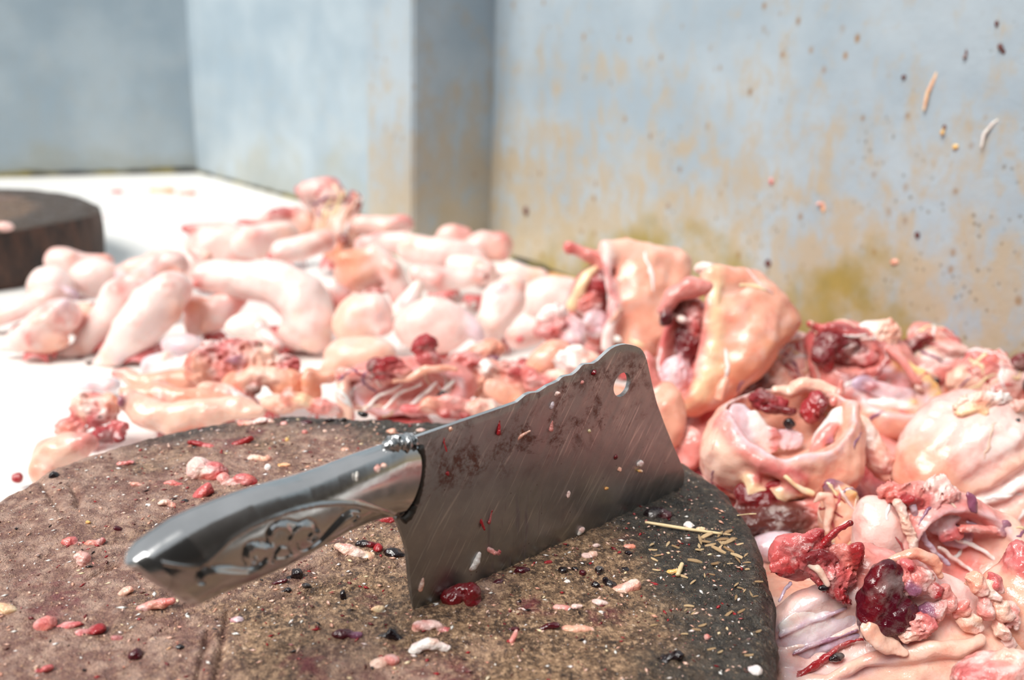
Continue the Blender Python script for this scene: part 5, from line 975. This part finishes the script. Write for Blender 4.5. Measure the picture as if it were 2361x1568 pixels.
meats = [
 ('fat_scrap', 'pale lumpy fat scrap at the far rim above the handle', 'fat', 585, 975, [(e, 'pale', 575, 977, 24, 10), (e, 'white', 600, 973, 18, 10), (e, 'pink', 560, 976, 12, 8), (e, 'pale', 620, 978, 9, 6)]),
 ('meat_scrap', 'tiny pink scrap right of the lumpy fat at the far rim', 'meat scrap', 655, 978, [(e, 'pink', 655, 978, 8, 7)]),
 ('meat_scrap', 'left dark pink strip of the two beyond the handle', 'meat scrap', 465, 1028, [(t_, 'red', [(438, 1022, 6), (455, 1025, 7), (470, 1028, 5)]), (e, 'rose', 480, 1030, 16, 8)]),
 ('meat_scrap', 'right crimson strip of the two beyond the handle', 'meat scrap', 545, 1022, [(t_, 'red', [(515, 1031, 6), (540, 1026, 9), (562, 1018, 8), (580, 1014, 7)])]),
 ('meat_scrap', 'largest white-topped lump of red meat behind the handle', 'meat scrap', 470, 1092, [(e, 'skinp', 462, 1084, 34, 26, 10), (e, 'rose', 490, 1090, 34, 26), (e, 'pink', 430, 1112, 16, 10), (e, 'red', 500, 1108, 22, 14)]),
 ('meat_scrap', 'red and white crumbled meat touching the top edge of the handle', 'meat scrap', 545, 1112, [(e, 'skinp', 535, 1116, 26, 12), (e, 'rose', 562, 1106, 24, 14), (e, 'red', 575, 1112, 16, 10), (e, 'pink', 515, 1104, 16, 12)]),
 ('meat_scrap', 'long pink strip running from the white-topped lump under the handle', 'meat scrap', 462, 1142, [(t_, 'rose', [(478, 1122, 12), (466, 1138, 16), (448, 1160, 14), (434, 1176, 9)]), (e, 'red', 482, 1130, 12, 10)]),
 ('meat_scrap', 'flat pink scrap left of the white-topped lump', 'meat scrap', 395, 1115, [(e, 'pink', 392, 1114, 20, 7), (e, 'rose', 412, 1117, 12, 6)]),
 ('fat_scrap', 'peach fat scrap above the middle of the handle', 'fat', 600, 1058, [(e, 'pale', 592, 1058, 20, 9), (e, 'peach', 614, 1060, 12, 8)]),
 ('fat_scrap', 'small white bead of fat above the middle of the handle', 'fat', 617, 1080, [(e, 'white', 617, 1080, 9, 10)]),
 ('fat_scrap', 'yellowish crumbs of fat right of the white bead', 'fat', 652, 1072, [(e, 'yellow', 642, 1074, 10, 5), (e, 'fat', 662, 1070, 12, 5), (e, 'fat', 650, 1080, 8, 4)]),
 ('fat_scrap', 'orange yellow fleck near the far rim', 'fat', 662, 1016, [(e, 'yellow', 662, 1016, 5, 7)]),
 ('fat_scrap', 'rounded peach scrap left of the weld', 'fat', 905, 996, [(e, 'peach', 904, 996, 12, 7)]),
 ('fat_scrap', 'pale scrap half hidden by the spine beside the weld', 'fat', 972, 993, [(e, 'pale', 970, 993, 14, 6)]),
 ('meat_scrap', 'small peach scrap midway between the weld and the crimson strip', 'meat scrap', 795, 1036, [(e, 'peach', 795, 1036, 11, 6)]),
 ('meat_scrap', 'pink dot below the dark clots at the far rim', 'meat scrap', 703, 1000, [(e, 'pink', 703, 1000, 7, 6)]),
 ('meat_scrap', 'second pink dot below the dark clots at the far rim', 'meat scrap', 746, 994, [(e, 'pale', 746, 994, 8, 5)]),
 ('meat_scrap', 'flat pink shred near the notched left rim', 'meat scrap', 290, 1070, [(e, 'pink', 284, 1072, 16, 6), (e, 'rose', 302, 1067, 10, 5)]),
 ('fat_scrap', 'peach flake with a black underside left of the flat pink scrap', 'fat', 318, 1118, [(e, 'pale', 316, 1116, 15, 6), (e, 'black', 314, 1123, 8, 3)]),
 ('fat_scrap', 'pale ear-shaped fat scrap beside the long pink strip', 'fat', 384, 1166, [(e, 'pale', 380, 1162, 16, 9), (e, 'peach', 398, 1170, 12, 7)]),
 ('fat_scrap', 'small white fleck left of the ear-shaped scrap', 'fat', 336, 1166, [(e, 'white', 336, 1166, 9, 5)]),
 ('meat_scrap', 'lumpy salmon scrap on the left of the block', 'meat scrap', 170, 1252, [(e, 'rose', 160, 1248, 18, 11), (e, 'pink', 182, 1258, 16, 9), (e, 'pink', 150, 1258, 9, 6)]),
 ('meat_scrap', 'pink scrap joined to the right of the lumpy salmon one', 'meat scrap', 220, 1251, [(e, 'pink', 215, 1253, 20, 9), (e, 'rose', 232, 1248, 10, 7)]),
 ('meat_scrap', 'flat pale pink skin below the lumpy salmon scrap', 'meat scrap', 200, 1298, [(e, 'skinp', 194, 1292, 16, 18), (e, 'pink', 212, 1308, 26, 9), (e, 'skinp', 182, 1280, 12, 10)]),
 ('meat_scrap', 'bright red double lump near the bottom left', 'meat scrap', 205, 1456, [(e, 'red', 222, 1450, 20, 13), (e, 'rose', 188, 1462, 14, 12), (e, 'red', 205, 1455, 12, 9), (e, 'rose', 176, 1472, 8, 9)]),
 ('meat_scrap', 'single bright red lump right of the double one', 'meat scrap', 273, 1472, [(e, 'red', 272, 1472, 14, 11)]),
 ('meat_scrap', 'bright red scrap nearest the bottom left corner', 'meat scrap', 99, 1546, [(e, 'red', 92, 1549, 14, 9), (e, 'rose', 110, 1540, 12, 9)]),
 ('meat_scrap', 'blurred dull pink mound at the left foreground', 'meat scrap', 106, 1442, [(e, 'pink', 104, 1442, 24, 19), (e, 'rose', 96, 1455, 14, 10)]),
 ('meat_scrap', 'blurred pink smear of meat right of the dull pink mound', 'meat scrap', 160, 1442, [(e, 'rose', 158, 1442, 30, 9, -12)]),
 ('fat_scrap', 'blurred cream lump at the left edge of the block', 'fat', 14, 1408, [(e, 'fat', 12, 1408, 28, 16)]),
 ('meat_scrap', 'long pink shred below the butt of the handle', 'meat scrap', 340, 1403, [(t_, 'pink', [(272, 1421, 7), (310, 1412, 9), (350, 1400, 11), (395, 1384, 8)]), (e, 'peach', 365, 1398, 20, 9)]),
 ('meat_scrap', 'pink shred just left of the butt of the handle', 'meat scrap', 290, 1368, [(t_, 'pale', [(270, 1378, 6), (288, 1366, 9), (302, 1360, 8)])]),
 ('fat_scrap', 'small whitish scrap below the handle', 'fat', 545, 1430, [(e, 'mem', 545, 1430, 18, 8)]),
 ('fat_scrap', 'large cream fat chunk left of the heel of the blade', 'fat', 815, 1276, [(t_, 'pale', [(780, 1258, 10), (800, 1270, 16), (825, 1280, 16), (852, 1286, 11)]), (e, 'fat', 845, 1282, 14, 9), (e, 'white', 800, 1266, 14, 9)]),
 ('meat_scrap', 'small crimson scrap between the cream chunk and the black clot', 'meat scrap', 872, 1268, [(e, 'red', 872, 1266, 12, 13), (e, 'pink', 880, 1278, 9, 6)]),
 ('meat_scrap', 'red scrap under the joint of handle and blade', 'meat scrap', 886, 1199, [(e, 'red', 894, 1200, 20, 9), (e, 'rose', 880, 1196, 20, 5), (e, 'black', 866, 1202, 12, 6)]),
 ('meat_scrap', 'glossy dark red two-lobed lump against the heel of the blade', 'meat scrap', 1066, 1382, [(e, 'dred', 1044, 1380, 27, 28, 10), (e, 'dred', 1088, 1378, 25, 32, -20), (e, 'dred', 1062, 1360, 28, 13), (e, 'red', 1050, 1366, 14, 10), (e, 'red', 1092, 1392, 13, 14), (e, 'rose', 1036, 1396, 9, 9)]),
 ('sinew', 'curved white sinew with an orange top in the foreground', 'sinew', 978, 1502, [(t_, 'white', [(928, 1526, 6), (942, 1512, 9), (958, 1498, 14), (985, 1487, 14), (1010, 1492, 10), (1030, 1497, 7)]), (e, 'peach', 998, 1482, 16, 7)]),
 ('meat_scrap', 'pale pink lumps in front of the heel of the blade', 'meat scrap', 992, 1446, [(e, 'pink', 975, 1444, 26, 12), (e, 'skinp', 1000, 1440, 22, 10), (e, 'rose', 1024, 1452, 20, 9), (e, 'peach', 960, 1452, 14, 9)]),
 ('meat_scrap', 'blurred salmon flap at the bottom edge', 'meat scrap', 885, 1530, [(e, 'pale', 870, 1536, 26, 14, -24), (e, 'pink', 902, 1522, 18, 12)]),
 ('bone_splinter', 'small pink bone splinter with a red foot in the foreground', 'bone', 1172, 1480, [(t_, 'pink', [(1188, 1462, 7), (1180, 1478, 7), (1168, 1494, 8)]), (e, 'rose', 1158, 1496, 16, 8)]),
 ('fat_scrap', 'shiny pale pink barrel-shaped fat scrap right of the blade', 'fat', 1445, 1358, [(t_, 'pale', [(1424, 1364, 14), (1445, 1358, 16), (1464, 1352, 14)])]),
 ('fat_scrap', 'heart-shaped pale pink scrap right of the blade edge', 'fat', 1358, 1281, [(e, 'skinp', 1352, 1284, 14, 10), (e, 'pale', 1366, 1276, 12, 8)]),
 ('fat_scrap', 'little pale scrap touching the heart-shaped one', 'fat', 1374, 1260, [(e, 'skinp', 1374, 1260, 10, 6)]),
 ('fat_scrap', 'peach scrap with a black clot below the toe of the blade', 'fat', 1452, 1262, [(e, 'peach', 1452, 1260, 16, 9)]),
 ('meat_scrap', 'crimson crumb at the middle of the cutting edge', 'meat scrap', 1264, 1296, [(e, 'red', 1264, 1296, 11, 6)]),
 ('meat_scrap', 'flat pink streak of meat in front of the blade', 'meat scrap', 1300, 1400, [(e, 'pink', 1296, 1402, 22, 9), (e, 'skinp', 1330, 1396, 14, 6)]),
 ('meat_scrap', 'flat pink streak right of the first one in front of the blade', 'meat scrap', 1384, 1394, [(e, 'skinp', 1384, 1392, 22, 8), (e, 'pink', 1350, 1404, 18, 7)]),
 ('meat_scrap', 'flesh-coloured smear in front of the dark worm-like clot', 'meat scrap', 1330, 1452, [(e, 'peach', 1330, 1452, 40, 10)]),
 ('fat_scrap', 'small white cube of fat below the cutting edge', 'fat', 1310, 1340, [(e, 'white', 1310, 1340, 9, 8)]),
 ('meat_scrap', 'tiny red scrap right of the barrel-shaped fat', 'meat scrap', 1510, 1347, [(e, 'red', 1510, 1347, 10, 5)]),
 ('meat_scrap', 'small pink scrap near the right rim', 'meat scrap', 1632, 1470, [(e, 'pink', 1632, 1470, 8, 8)]),
 ('fat_scrap', 'greyish white fat on the right rim at the bottom', 'fat', 1740, 1546, [(e, 'white', 1742, 1546, 18, 13), (e, 'mem', 1730, 1540, 10, 8)]),
 ('fat_scrap', 'cream flake with a yellow side in the middle foreground', 'fat', 876, 1408, [(e, 'fat', 872, 1404, 16, 8), (e, 'white', 886, 1412, 9, 6)]),
 ('fat_scrap', 'yellow crumb at the left of the block', 'fat', 204, 1208, [(e, 'yellow', 206, 1204, 6, 5), (e, 'red', 198, 1216, 9, 8)]),
]
for i, m_ in enumerate(meats):
    name, label, cat, px, py, pr = m_
    glossy = 'two-lobed' in label
    scrap(name, label, cat, px, py, pr, mat=M_WET if glossy else M_RAG, seed=200 + i, group=None)
clots_ = [
 ('shiny black clot touching the heel of the blade', 912, 1277, [(e, 'black', 908, 1274, 22, 14, 16), (e, 'black', 926, 1280, 12, 10)]),
 ('dark crumbled clot behind the cream fat chunk', 845, 1257, [(e, 'black', 836, 1254, 16, 9), (e, 'dred', 856, 1258, 12, 8)]),
 ('large glossy black clot under the toe of the blade', 1518, 1190, [(e, 'black', 1508, 1190, 22, 16), (e, 'liver', 1532, 1190, 18, 13), (e, 'black', 1520, 1184, 20, 10)]),
 ('black dumbbell-shaped clot near the bottom right of the block', 1548, 1518, [(e, 'black', 1530, 1524, 14, 10), (e, 'black', 1562, 1514, 16, 12), (e, 'black', 1546, 1519, 14, 8)]),
 ('black worm of clotted blood beside the white sinew', 912, 1473, [(t_, 'black', [(874, 1472, 7), (886, 1470, 9), (902, 1462, 9), (918, 1474, 9), (940, 1480, 7), (956, 1482, 6)]), (e, 'black', 900, 1458, 8, 10)]),
 ('flat dark purple clot left of the black worm', 800, 1466, [(e, 'liver', 790, 1464, 26, 14), (e, 'purple', 820, 1468, 18, 9), (e, 'dred', 802, 1474, 22, 8)]),
 ('black knobby clot under the handle', 680, 1331, [(e, 'black', 684, 1326, 14, 13), (e, 'black', 670, 1338, 12, 8)]),
 ('thin dark trail of clots leading to the knobby one', 636, 1346, [(t_, 'liver', [(604, 1354, 4), (630, 1346, 5), (660, 1340, 5)])]),
 ('small black clot below the knobby one', 660, 1362, [(e, 'black', 662, 1360, 9, 6), (e, 'black', 650, 1364, 6, 4)]),
 ('small round black clot right of the knobby one', 704, 1352, [(e, 'black', 704, 1352, 11, 7)]),
 ('upright black clot between handle and blade', 791, 1380, [(e, 'black', 790, 1372, 8, 13), (e, 'black', 794, 1390, 9, 8)]),
 ('dark clot smear at the far rim', 772, 969, [(e, 'black', 760, 969, 14, 6), (e, 'black', 786, 970, 14, 6)]),
 ('short dark clot left of the smear at the far rim', 706, 975, [(e, 'liver', 706, 975, 14, 6)]),
 ('black speck of clot on the far rim itself', 838, 957, [(e, 'black', 838, 956, 11, 7)]),
 ('black tuft on the notched left rim', 124, 1098, [(e, 'black', 124, 1097, 11, 12)]),
 ('dark bluish clot at the base of the blade', 1140, 1338, [(e, 'liver', 1148, 1342, 14, 7), (e, 'mem', 1154, 1350, 9, 5)]),
 ('star-shaped dark clot under the cutting edge', 1205, 1318, [(e, 'liver', 1204, 1318, 18, 9), (e, 'black', 1214, 1324, 8, 6)]),
 ('leftmost bead of the scattered black clots', 1298, 1318, [(e, 'black', 1298, 1314, 11, 9), (e, 'black', 1302, 1326, 8, 7)]),
 ('second bead of the scattered black clots', 1325, 1310, [(e, 'black', 1325, 1310, 9, 6)]),
 ('third bead of the scattered black clots', 1345, 1322, [(e, 'liver', 1345, 1322, 8, 7)]),
 ('fourth bead of the scattered black clots', 1382, 1322, [(e, 'black', 1382, 1318, 11, 8), (e, 'black', 1384, 1330, 9, 6)]),
 ('fifth bead of the scattered black clots, towards the toe', 1442, 1311, [(e, 'black', 1440, 1310, 12, 6)]),
 ('jagged black clot behind the barrel-shaped fat', 1402, 1346, [(e, 'black', 1396, 1338, 9, 9), (e, 'black', 1408, 1350, 16, 10)]),
 ('flat black clot left of the jagged one', 1378, 1352, [(e, 'black', 1376, 1352, 11, 7)]),
 ('dark worm-like clot in the foreground', 1256, 1452, [(t_, 'liver', [(1222, 1470, 5), (1246, 1456, 6), (1266, 1448, 7), (1286, 1444, 6)])]),
 ('reddish black clot above the pink bone splinter', 1190, 1452, [(e, 'liver', 1182, 1448, 14, 5), (e, 'dred', 1198, 1458, 10, 6)]),
 ('small black clot below the peach scrap by the toe', 1452, 1276, [(e, 'black', 1452, 1276, 11, 8)]),
 ('small round black clot in the left foreground', 413, 1494, [(e, 'black', 413, 1494, 10, 8)]),
 ('dark red clot left of the small round black one', 312, 1512, [(e, 'liver', 312, 1512, 16, 13)]),
 ('black clot beside the ear-shaped fat scrap', 424, 1154, [(e, 'black', 424, 1154, 11, 6)]),
 ('dark red blot on the left of the block', 272, 1222, [(e, 'liver', 272, 1222, 9, 7)]),
]
for i, (label, px, py, pr) in enumerate(clots_):
    scrap('blood_clot', label, 'blood clot', px, py, pr, mat=M_WET, seed=300 + i, group=CL)
# ------------------------------------------------------------------ bits stuck to the cleaver
def dcl(px, py, y=-.0016): return float((onplane(px, py, HEEL + ey * y, ey) - CAM) @ FW)
stuck = [
 ('meat_bit', 'white-pink clinging scrap low on the blade', 1096, 1300, [(t_, 'white', [(1104, 1278, 6), (1098, 1294, 9), (1090, 1308, 9)]), (e, 'pale', 1084, 1312, 8, 6)]),
 ('meat_bit', 'hook-shaped pink scrap above the white-pink one on the blade', 1130, 1264, [(t_, 'pink', [(1116, 1250, 8), (1122, 1264, 6), (1140, 1274, 6)]), (e, 'red', 1150, 1274, 5, 7)]),
 ('fat_bit', 'white crumb near the cutting edge of the blade', 1341, 1223, [(e, 'white', 1341, 1222, 8, 7), (e, 'white', 1336, 1230, 5, 4)]),
 ('fat_bit', 'white crumb near the toe of the blade', 1475, 1072, [(e, 'white', 1475, 1070, 10, 9), (e, 'yellow', 1476, 1086, 6, 4)]),
 ('meat_bit', 'feathery pink wisp in the middle of the blade', 1198, 1012, [(t_, 'pale', [(1178, 1030, 2.5), (1190, 1014, 4), (1206, 1002, 3.5), (1222, 994, 2)])]),
 ('fat_bit', 'translucent flake under the scalloped spine of the blade', 1284, 908, [(e, 'skinp', 1284, 908, 9, 5)]),
 ('fat_bit', 'pale drop below the translucent flake', 1273, 935, [(e, 'mem', 1273, 934, 6, 9), (e, 'brown', 1267, 938, 4, 4)]),
 ('fat_bit', 'teardrop-shaped pale bit in the upper blade', 1271, 984, [(t_, 'pink', [(1273, 972, 2.5), (1271, 990, 6)])]),
 ('meat_bit', 'dark red bit below the scalloped hump', 1369, 860, [(e, 'dred', 1369, 860, 8, 7)]),
 ('fat_bit', 'tiny pink bit left of the hanging hole', 1342, 882, [(e, 'pink', 1342, 882, 5, 4)]),
 ('meat_bit', 'dark red bit in the toe half of the blade', 1420, 1055, [(e, 'dred', 1420, 1054, 6, 6)]),
 ('fat_bit', 'peach crumb below the dark red bit of the toe half', 1428, 1082, [(e, 'peach', 1428, 1083, 6, 6)]),
 ('meat_bit', 'red drip below the spine of the blade', 1150, 985, [(t_, 'red', [(1148, 962, 3), (1151, 985, 4), (1150, 1000, 5)])]),
 ('meat_bit', 'thin curved red drip nearest the handle', 1024, 1016, [(t_, 'red', [(1022, 990, 2.5), (1023, 1016, 2.5), (1030, 1040, 2)])]),
 ('meat_bit', 'small round orange bit near the spine', 1039, 990, [(e, 'peach', 1039, 990, 6, 6)]),
 ('meat_bit', 'left one of two red drips above the hook-shaped scrap', 1110, 1204, [(t_, 'red', [(1103, 1184, 2.5), (1110, 1204, 4), (1117, 1222, 2.5)])]),
 ('meat_bit', 'right one of two red drips above the hook-shaped scrap', 1130, 1194, [(t_, 'red', [(1134, 1178, 2.5), (1128, 1206, 3.5)])]),
 ('fat_bit', 'small pink drop in the lower middle of the blade', 1310, 1139, [(e, 'skinp', 1310, 1140, 5, 9)]),
 ('meat_bit', 'brownish pink bit near the heel corner', 971, 1352, [(t_, 'peach', [(974, 1334, 3), (972, 1348, 7), (968, 1360, 6)])]),
 ('meat_bit', 'red speck near the handle side of the blade', 1031, 1092, [(e, 'red', 1031, 1092, 5, 5)]),
 ('fat_bit', 'yellow crumb in the right half of the blade', 1398, 1126, [(e, 'yellow', 1398, 1126, 6, 4)]),
 ('fat_bit', 'yellowish seed-like bit in the blood film', 1359, 994, [(e, 'fat', 1359, 994, 5, 6)]),
]
for i, (name, label, px, py, pr) in enumerate(stuck):
    scrap(name, label, 'meat scrap', px, py, pr, mat=M_WET if 'red' in label else M_RAG, d=dcl(px, py), h=1.4, seed=400 + i, warp=.2)
scrap('fat_bit', 'peach double bead of fat on the handle near the blade', 'meat scrap', 878, 1079, [(e, 'pale', 870, 1082, 8, 8), (e, 'pale', 885, 1074, 7, 6)], d=dcl(878, 1079, -.0082), h=1.4, seed=450, warp=.2)
scrap('fat_bit', 'narrow cream bit on the handle left of the double bead', 'meat scrap', 823, 1099, [(t_, 'bone', [(823, 1090, 3), (822, 1108, 3)])], d=dcl(823, 1099, -.0086), h=1.4, seed=451, warp=.2)
# ------------------------------------------------------------------ straw, husks and shavings
def tube_px(name, label, cat, pts, mat, group=None):
    W_ = np.array([block_pt(x, y) + np.array([0, 0, zz]) for x, y, zz, r in pts]); org = W_[0].copy()
    rad = [r * float((w_ - CAM) @ FW) / FPX for w_, (x, y, zz, r) in zip(W_, pts)]
    n = 24; tt = np.linspace(0, 1, len(pts)); ts = np.linspace(0, 1, n)
    Q = np.stack([np.interp(ts, tt, W_[:, i] - org[i]) for i in range(3)], 1); R_ = np.interp(ts, tt, rad)
    o = tube_local(name, Q, R_, mat, None, 8, .15); o.location = tuple(map(float, org)); return tag(o, label, cat, group)
t = NT('straw'); c = t.coord('Object'); M_STRAW = t.out(t.mix(t.noise(c, 400, 3), lin(214, 184, 132), lin(240, 220, 180)), .5)
t = NT('wood_shaving'); c = t.coord('Object'); oi = t.n('ShaderNodeObjectInfo')
M_SHAV = t.out(t.mix(oi.outputs['Random'], lin(146, 112, 76), lin(214, 184, 142)), .6, t.bump(t.noise(c, 900, 3), .4, .0006))
tube_px('straw', 'long pale straw lying below the toe of the blade', 'straw', [(1487, 1210, .0016, 3), (1525, 1218, .002, 4.2), (1580, 1227, .002, 4), (1664, 1237, .0016, 3.4)], M_STRAW)
tube_px('straw', 'thin white bristle standing out over the right rim', 'straw', [(1700, 1192, .001, 1.6), (1726, 1196, .003, 1.6), (1742, 1199, .004, 1.2)], M_STRAW)
tube_px('straw', 'short pale straw splinter near the right of the block', 'straw', [(1572, 1308, .002, 5), (1562, 1332, .0015, 5.5)], M_STRAW)
scrap('husk', 'crumpled translucent white husk beside the long straw', 'husk', 1590, 1215, [(e, 'white', 1586, 1214, 12, 10), (e, 'bone', 1600, 1218, 10, 6)], seed=460)
scrap('husk', 'tan husk right of the crumpled white one', 'husk', 1614, 1224, [(e, 'fat', 1614, 1223, 12, 7)], seed=461)
scrap('husk', 'yellow husk beside the short straw splinter', 'husk', 1544, 1320, [(t_, 'yellow', [(1520, 1330, 5), (1545, 1320, 6), (1570, 1314, 5)])], seed=462)
rng = np.random.RandomState(77)
shmesh = []
for k in range(5):
    V, F = [], []; L = 1.; nseg = 5
    for i in range(nseg + 1):
        u_ = i / nseg - .5; w_ = (.30 - .2 * abs(u_) * 2) * (1 + .3 * (rng.rand() - .5)); zc = .10 * math.sin(u_ * 3.0 + k) + .12
        for sgn, zz in ((-1, 0), (1, .03), (1, -.06), (-1, -.09)): V.append((u_ * L, sgn * w_ * .5, zc + zz + sgn * .05))
    for i in range(nseg):
        for j in range(4): F.append((i * 4 + j, i * 4 + (j + 1) % 4, i * 4 + 4 + (j + 1) % 4, i * 4 + 4 + j))
    F += [(3, 2, 1, 0), tuple(nseg * 4 + j for j in range(4))]
    me = bpy.data.meshes.new('wood_shaving'); me.from_pydata(V, [], F); me.materials.append(M_SHAV); shmesh.append(me)
spots = [(1655 + 34 * (rng.rand() - .5) * 3.4, 1268 + 34 * (rng.rand() - .5) * 2.6, 30) for _ in range(26)] + [(1500 + 250 * rng.rand(), 1240 + 290 * rng.rand(), 22) for _ in range(44)]
for i, (px, py, L) in enumerate(spots):
    if px > 1590 + (py - 1060) * .62 and py < 1330: px -= 40
    if px > 1760: continue
    q = block_pt(px, py); o = bpy.data.objects.new('wood_shaving', shmesh[i % 5]); col.objects.link(o)
    o.location = (q[0], q[1], q[2] + .0002); sc_ = L * (.6 + .7 * rng.rand()) * float((q - CAM) @ FW) / FPX; o.scale = (sc_, sc_ * .9, sc_ * .6)
    o.rotation_euler = (rng.normal(0, .15), rng.normal(0, .15), rng.normal(.25, .7)); tag(o, 'tan wood shaving lying loose on the dark right side of the block', 'wood shaving', 'wood shavings on the block')
# crumbs too small and too many to count
def crumbs(n=7500):
    rs = np.random.RandomState(5); V, F, C = [], [], []
    a = rs.rand(n) * 2 * math.pi; r_ = np.sqrt(rs.rand(n)) * .95; R_ = rim_radius(a) * r_
    x, y = BC[0] + R_ * np.cos(a), BC[1] + R_ * np.sin(a); z = block_height(x, y); S_ = .0003 + .0011 * rs.rand(n) ** 4
    names = ['pale', 'peach', 'bone', 'white', 'dred', 'red', 'black', 'fat', 'brown']; pr = [.20, .16, .12, .10, .10, .10, .08, .06, .08]; ci = rs.choice(len(names), n, p=pr)
    oct_ = np.array([(1, 0, 0), (-1, 0, 0), (0, 1, 0), (0, -1, 0), (0, 0, 1), (0, 0, -1)], float); of = [(0, 2, 4), (2, 1, 4), (1, 3, 4), (3, 0, 4), (2, 0, 5), (1, 2, 5), (3, 1, 5), (0, 3, 5)]
    for i in range(n):
        th_ = rs.rand() * 6.3; q = oct_ * np.array([1.0 + rs.rand() * 1.2, .5 + .4 * rs.rand(), .5]) * S_[i]
        q = np.stack([q[:, 0] * math.cos(th_) - q[:, 1] * math.sin(th_), q[:, 0] * math.sin(th_) + q[:, 1] * math.cos(th_), q[:, 2]], 1) + np.array([x[i], y[i], z[i] + S_[i] * .2])
        b_ = len(V) * 1; V.extend(q.tolist()); F.extend([(b_ + f0, b_ + f1, b_ + f2) for f0, f1, f2 in of]); C.extend([PAL[names[ci[i]]]] * 6)
    o = add_mesh('meat_crumbs', V, F, M_RAG); ca_ = o.data.color_attributes.new('Col', 'FLOAT_COLOR', 'POINT')
    ca_.data.foreach_set('color', np.c_[np.array(C), np.ones(len(C))].astype(np.float32).ravel())
    o['kind'] = 'stuff'; tag(o, 'fine crumbs of fat, meat and wood strewn over the chopping block', 'crumbs')
crumbs()
# ------------------------------------------------------------------ what sticks to the stained wall
def on_wall(px, py, off=.001): return onplane(px, py, F0 + WALL_R[2] * off, WALL_R[2])
def wall_bit(name, label, px, py, prims, seed):
    p = Piece(px, py, d=float((on_wall(px, py) - CAM) @ FW), h=2.2, seed=seed, warp=.2)
    for q in prims:
        if q[0] == 'e': p.E(q[2], q[3], q[4] * .8, q[5] * .8, 3, c={'black': 'brown'}.get(q[1], q[1]), n=.5, m=.6, yaw=-42)
        else: p.T([(x, y, float((on_wall(px, py) - on_wall(x, y)) @ FW) / p.u, r) for x, y, r in q[2]], c=q[1], n=.3)
    return p.build(name, M_RAG, label=label, cat='splatter')
wb = [('dried splatter', 'black fleck near the top right of the stained wall', 2298, 54, [(e, 'black', 2298, 54, 6, 9)]),
 ('s', 'larger ragged dark fleck below the top right one on the wall', 2310, 114, [(e, 'black', 2306, 108, 8, 10), (e, 'brown', 2314, 120, 6, 8)]),
 ('s', 'slim dark fleck left of the larger ragged one on the wall', 2226, 126, [(e, 'black', 2228, 118, 5, 9), (e, 'black', 2224, 132, 6, 6)]),
 ('s', 'lone dark dot in the upper middle of the stained wall', 2083, 177, [(e, 'black', 2083, 177, 7, 7)]),
 ('s', 'magenta fleck of meat in the middle of the stained wall', 1777, 418, [(e, 'rose', 1778, 418, 8, 12)]),
 ('s', 'orange drip in the middle right of the stained wall', 1896, 482, [(e, 'yellow', 1898, 478, 8, 16), (e, 'peach', 1888, 470, 10, 5)]),
 ('s', 'brown orange fleck below the curled strand on the wall', 2176, 298, [(e, 'brown', 2178, 292, 8, 9), (e, 'yellow', 2172, 306, 6, 7)]),
 ('s', 'small ochre fleck right of the brown orange one', 2203, 338, [(e, 'yellow', 2203, 338, 9, 8)]),
 ('s', 'dark brown dot in the lower right of the stained wall', 2115, 542, [(e, 'brown', 2115, 542, 8, 10)]),
 ('s', 'pink smear low on the stained wall', 2062, 604, [(e, 'peach', 2062, 604, 13, 9)]),
 ('s', 'rusty dot low in the middle of the stained wall', 1770, 608, [(e, 'brown', 1772, 606, 12, 12)]),
 ('s', 'red brown drip at the left end of the stained wall', 1213, 486, [(e, 'brown', 1213, 486, 9, 15)]),
 ('s', 'cream strand stuck upright on the stained wall', 2142, 205, [(t_, 'fat', [(2160, 142, 2.5), (2152, 180, 4.5), (2140, 215, 4.5), (2136, 250, 3.5)])]),
 ('s', 'curved cream strand at the right of the stained wall', 2288, 305, [(t_, 'bone', [(2310, 270, 2.5), (2288, 284, 3.5), (2274, 308, 4), (2272, 335, 2.5)])])]
for i, (n_, label, px, py, pr) in enumerate(wb): wall_bit('dried_splatter', label, px, py, pr, 500 + i)
# orange peel of fat at the foot of the wall, and loose scraps on the bare counter
p = Piece(1285, 642, .006, h=4, seed=520).E(1285, 645, 52, 13, 20, c='yellow', n=2, m=1).E(1255, 636, 24, 9, 14, c='orange', m=1)
meat('fat_strip', p, M_FLESH, 'orange yellow strip of fat lying at the foot of the stained wall', 'fat', sup=0)
for i, (px, py, rx, ry, cc_, lb) in enumerate([(268, 442, 16, 5, 'rose', 'pinkish scrap on the bare counter behind the far block'), (375, 440, 30, 7, 'yellow', 'ochre food residue on the counter near the wall corner'), (430, 446, 22, 6, 'orange', 'brown residue on the counter nearest the wall corner'), (248, 500, 9, 8, 'mem', 'grey pink dot on the bare counter right of the far block')]):
    p = Piece(px, py, .002, h=3, seed=530 + i, warp=.4).E(px, py, rx, ry, rx * .6, c=cc_, n=1, m=1); meat('food_residue', p, M_RAG, lb, 'residue', sup=0)
p = Piece(46, 560, d=depth_on(46, 652, 0) - .012, h=4, seed=540, warp=.3).E(46, 561, 13, 13, 8, c='skinp', n=1); p.build('fat_bit', M_FLESH, label='pink bead of fat stuck to the side of the far chopping block', cat='fat')
p = Piece(12, 522, z=.082, h=4, seed=541, warp=.3).E(8, 523, 24, 12, 12, c='skinp', n=1); p.build('fat_bit', M_FLESH, label='pale scrap of fat lying on top of the far chopping block', cat='fat')
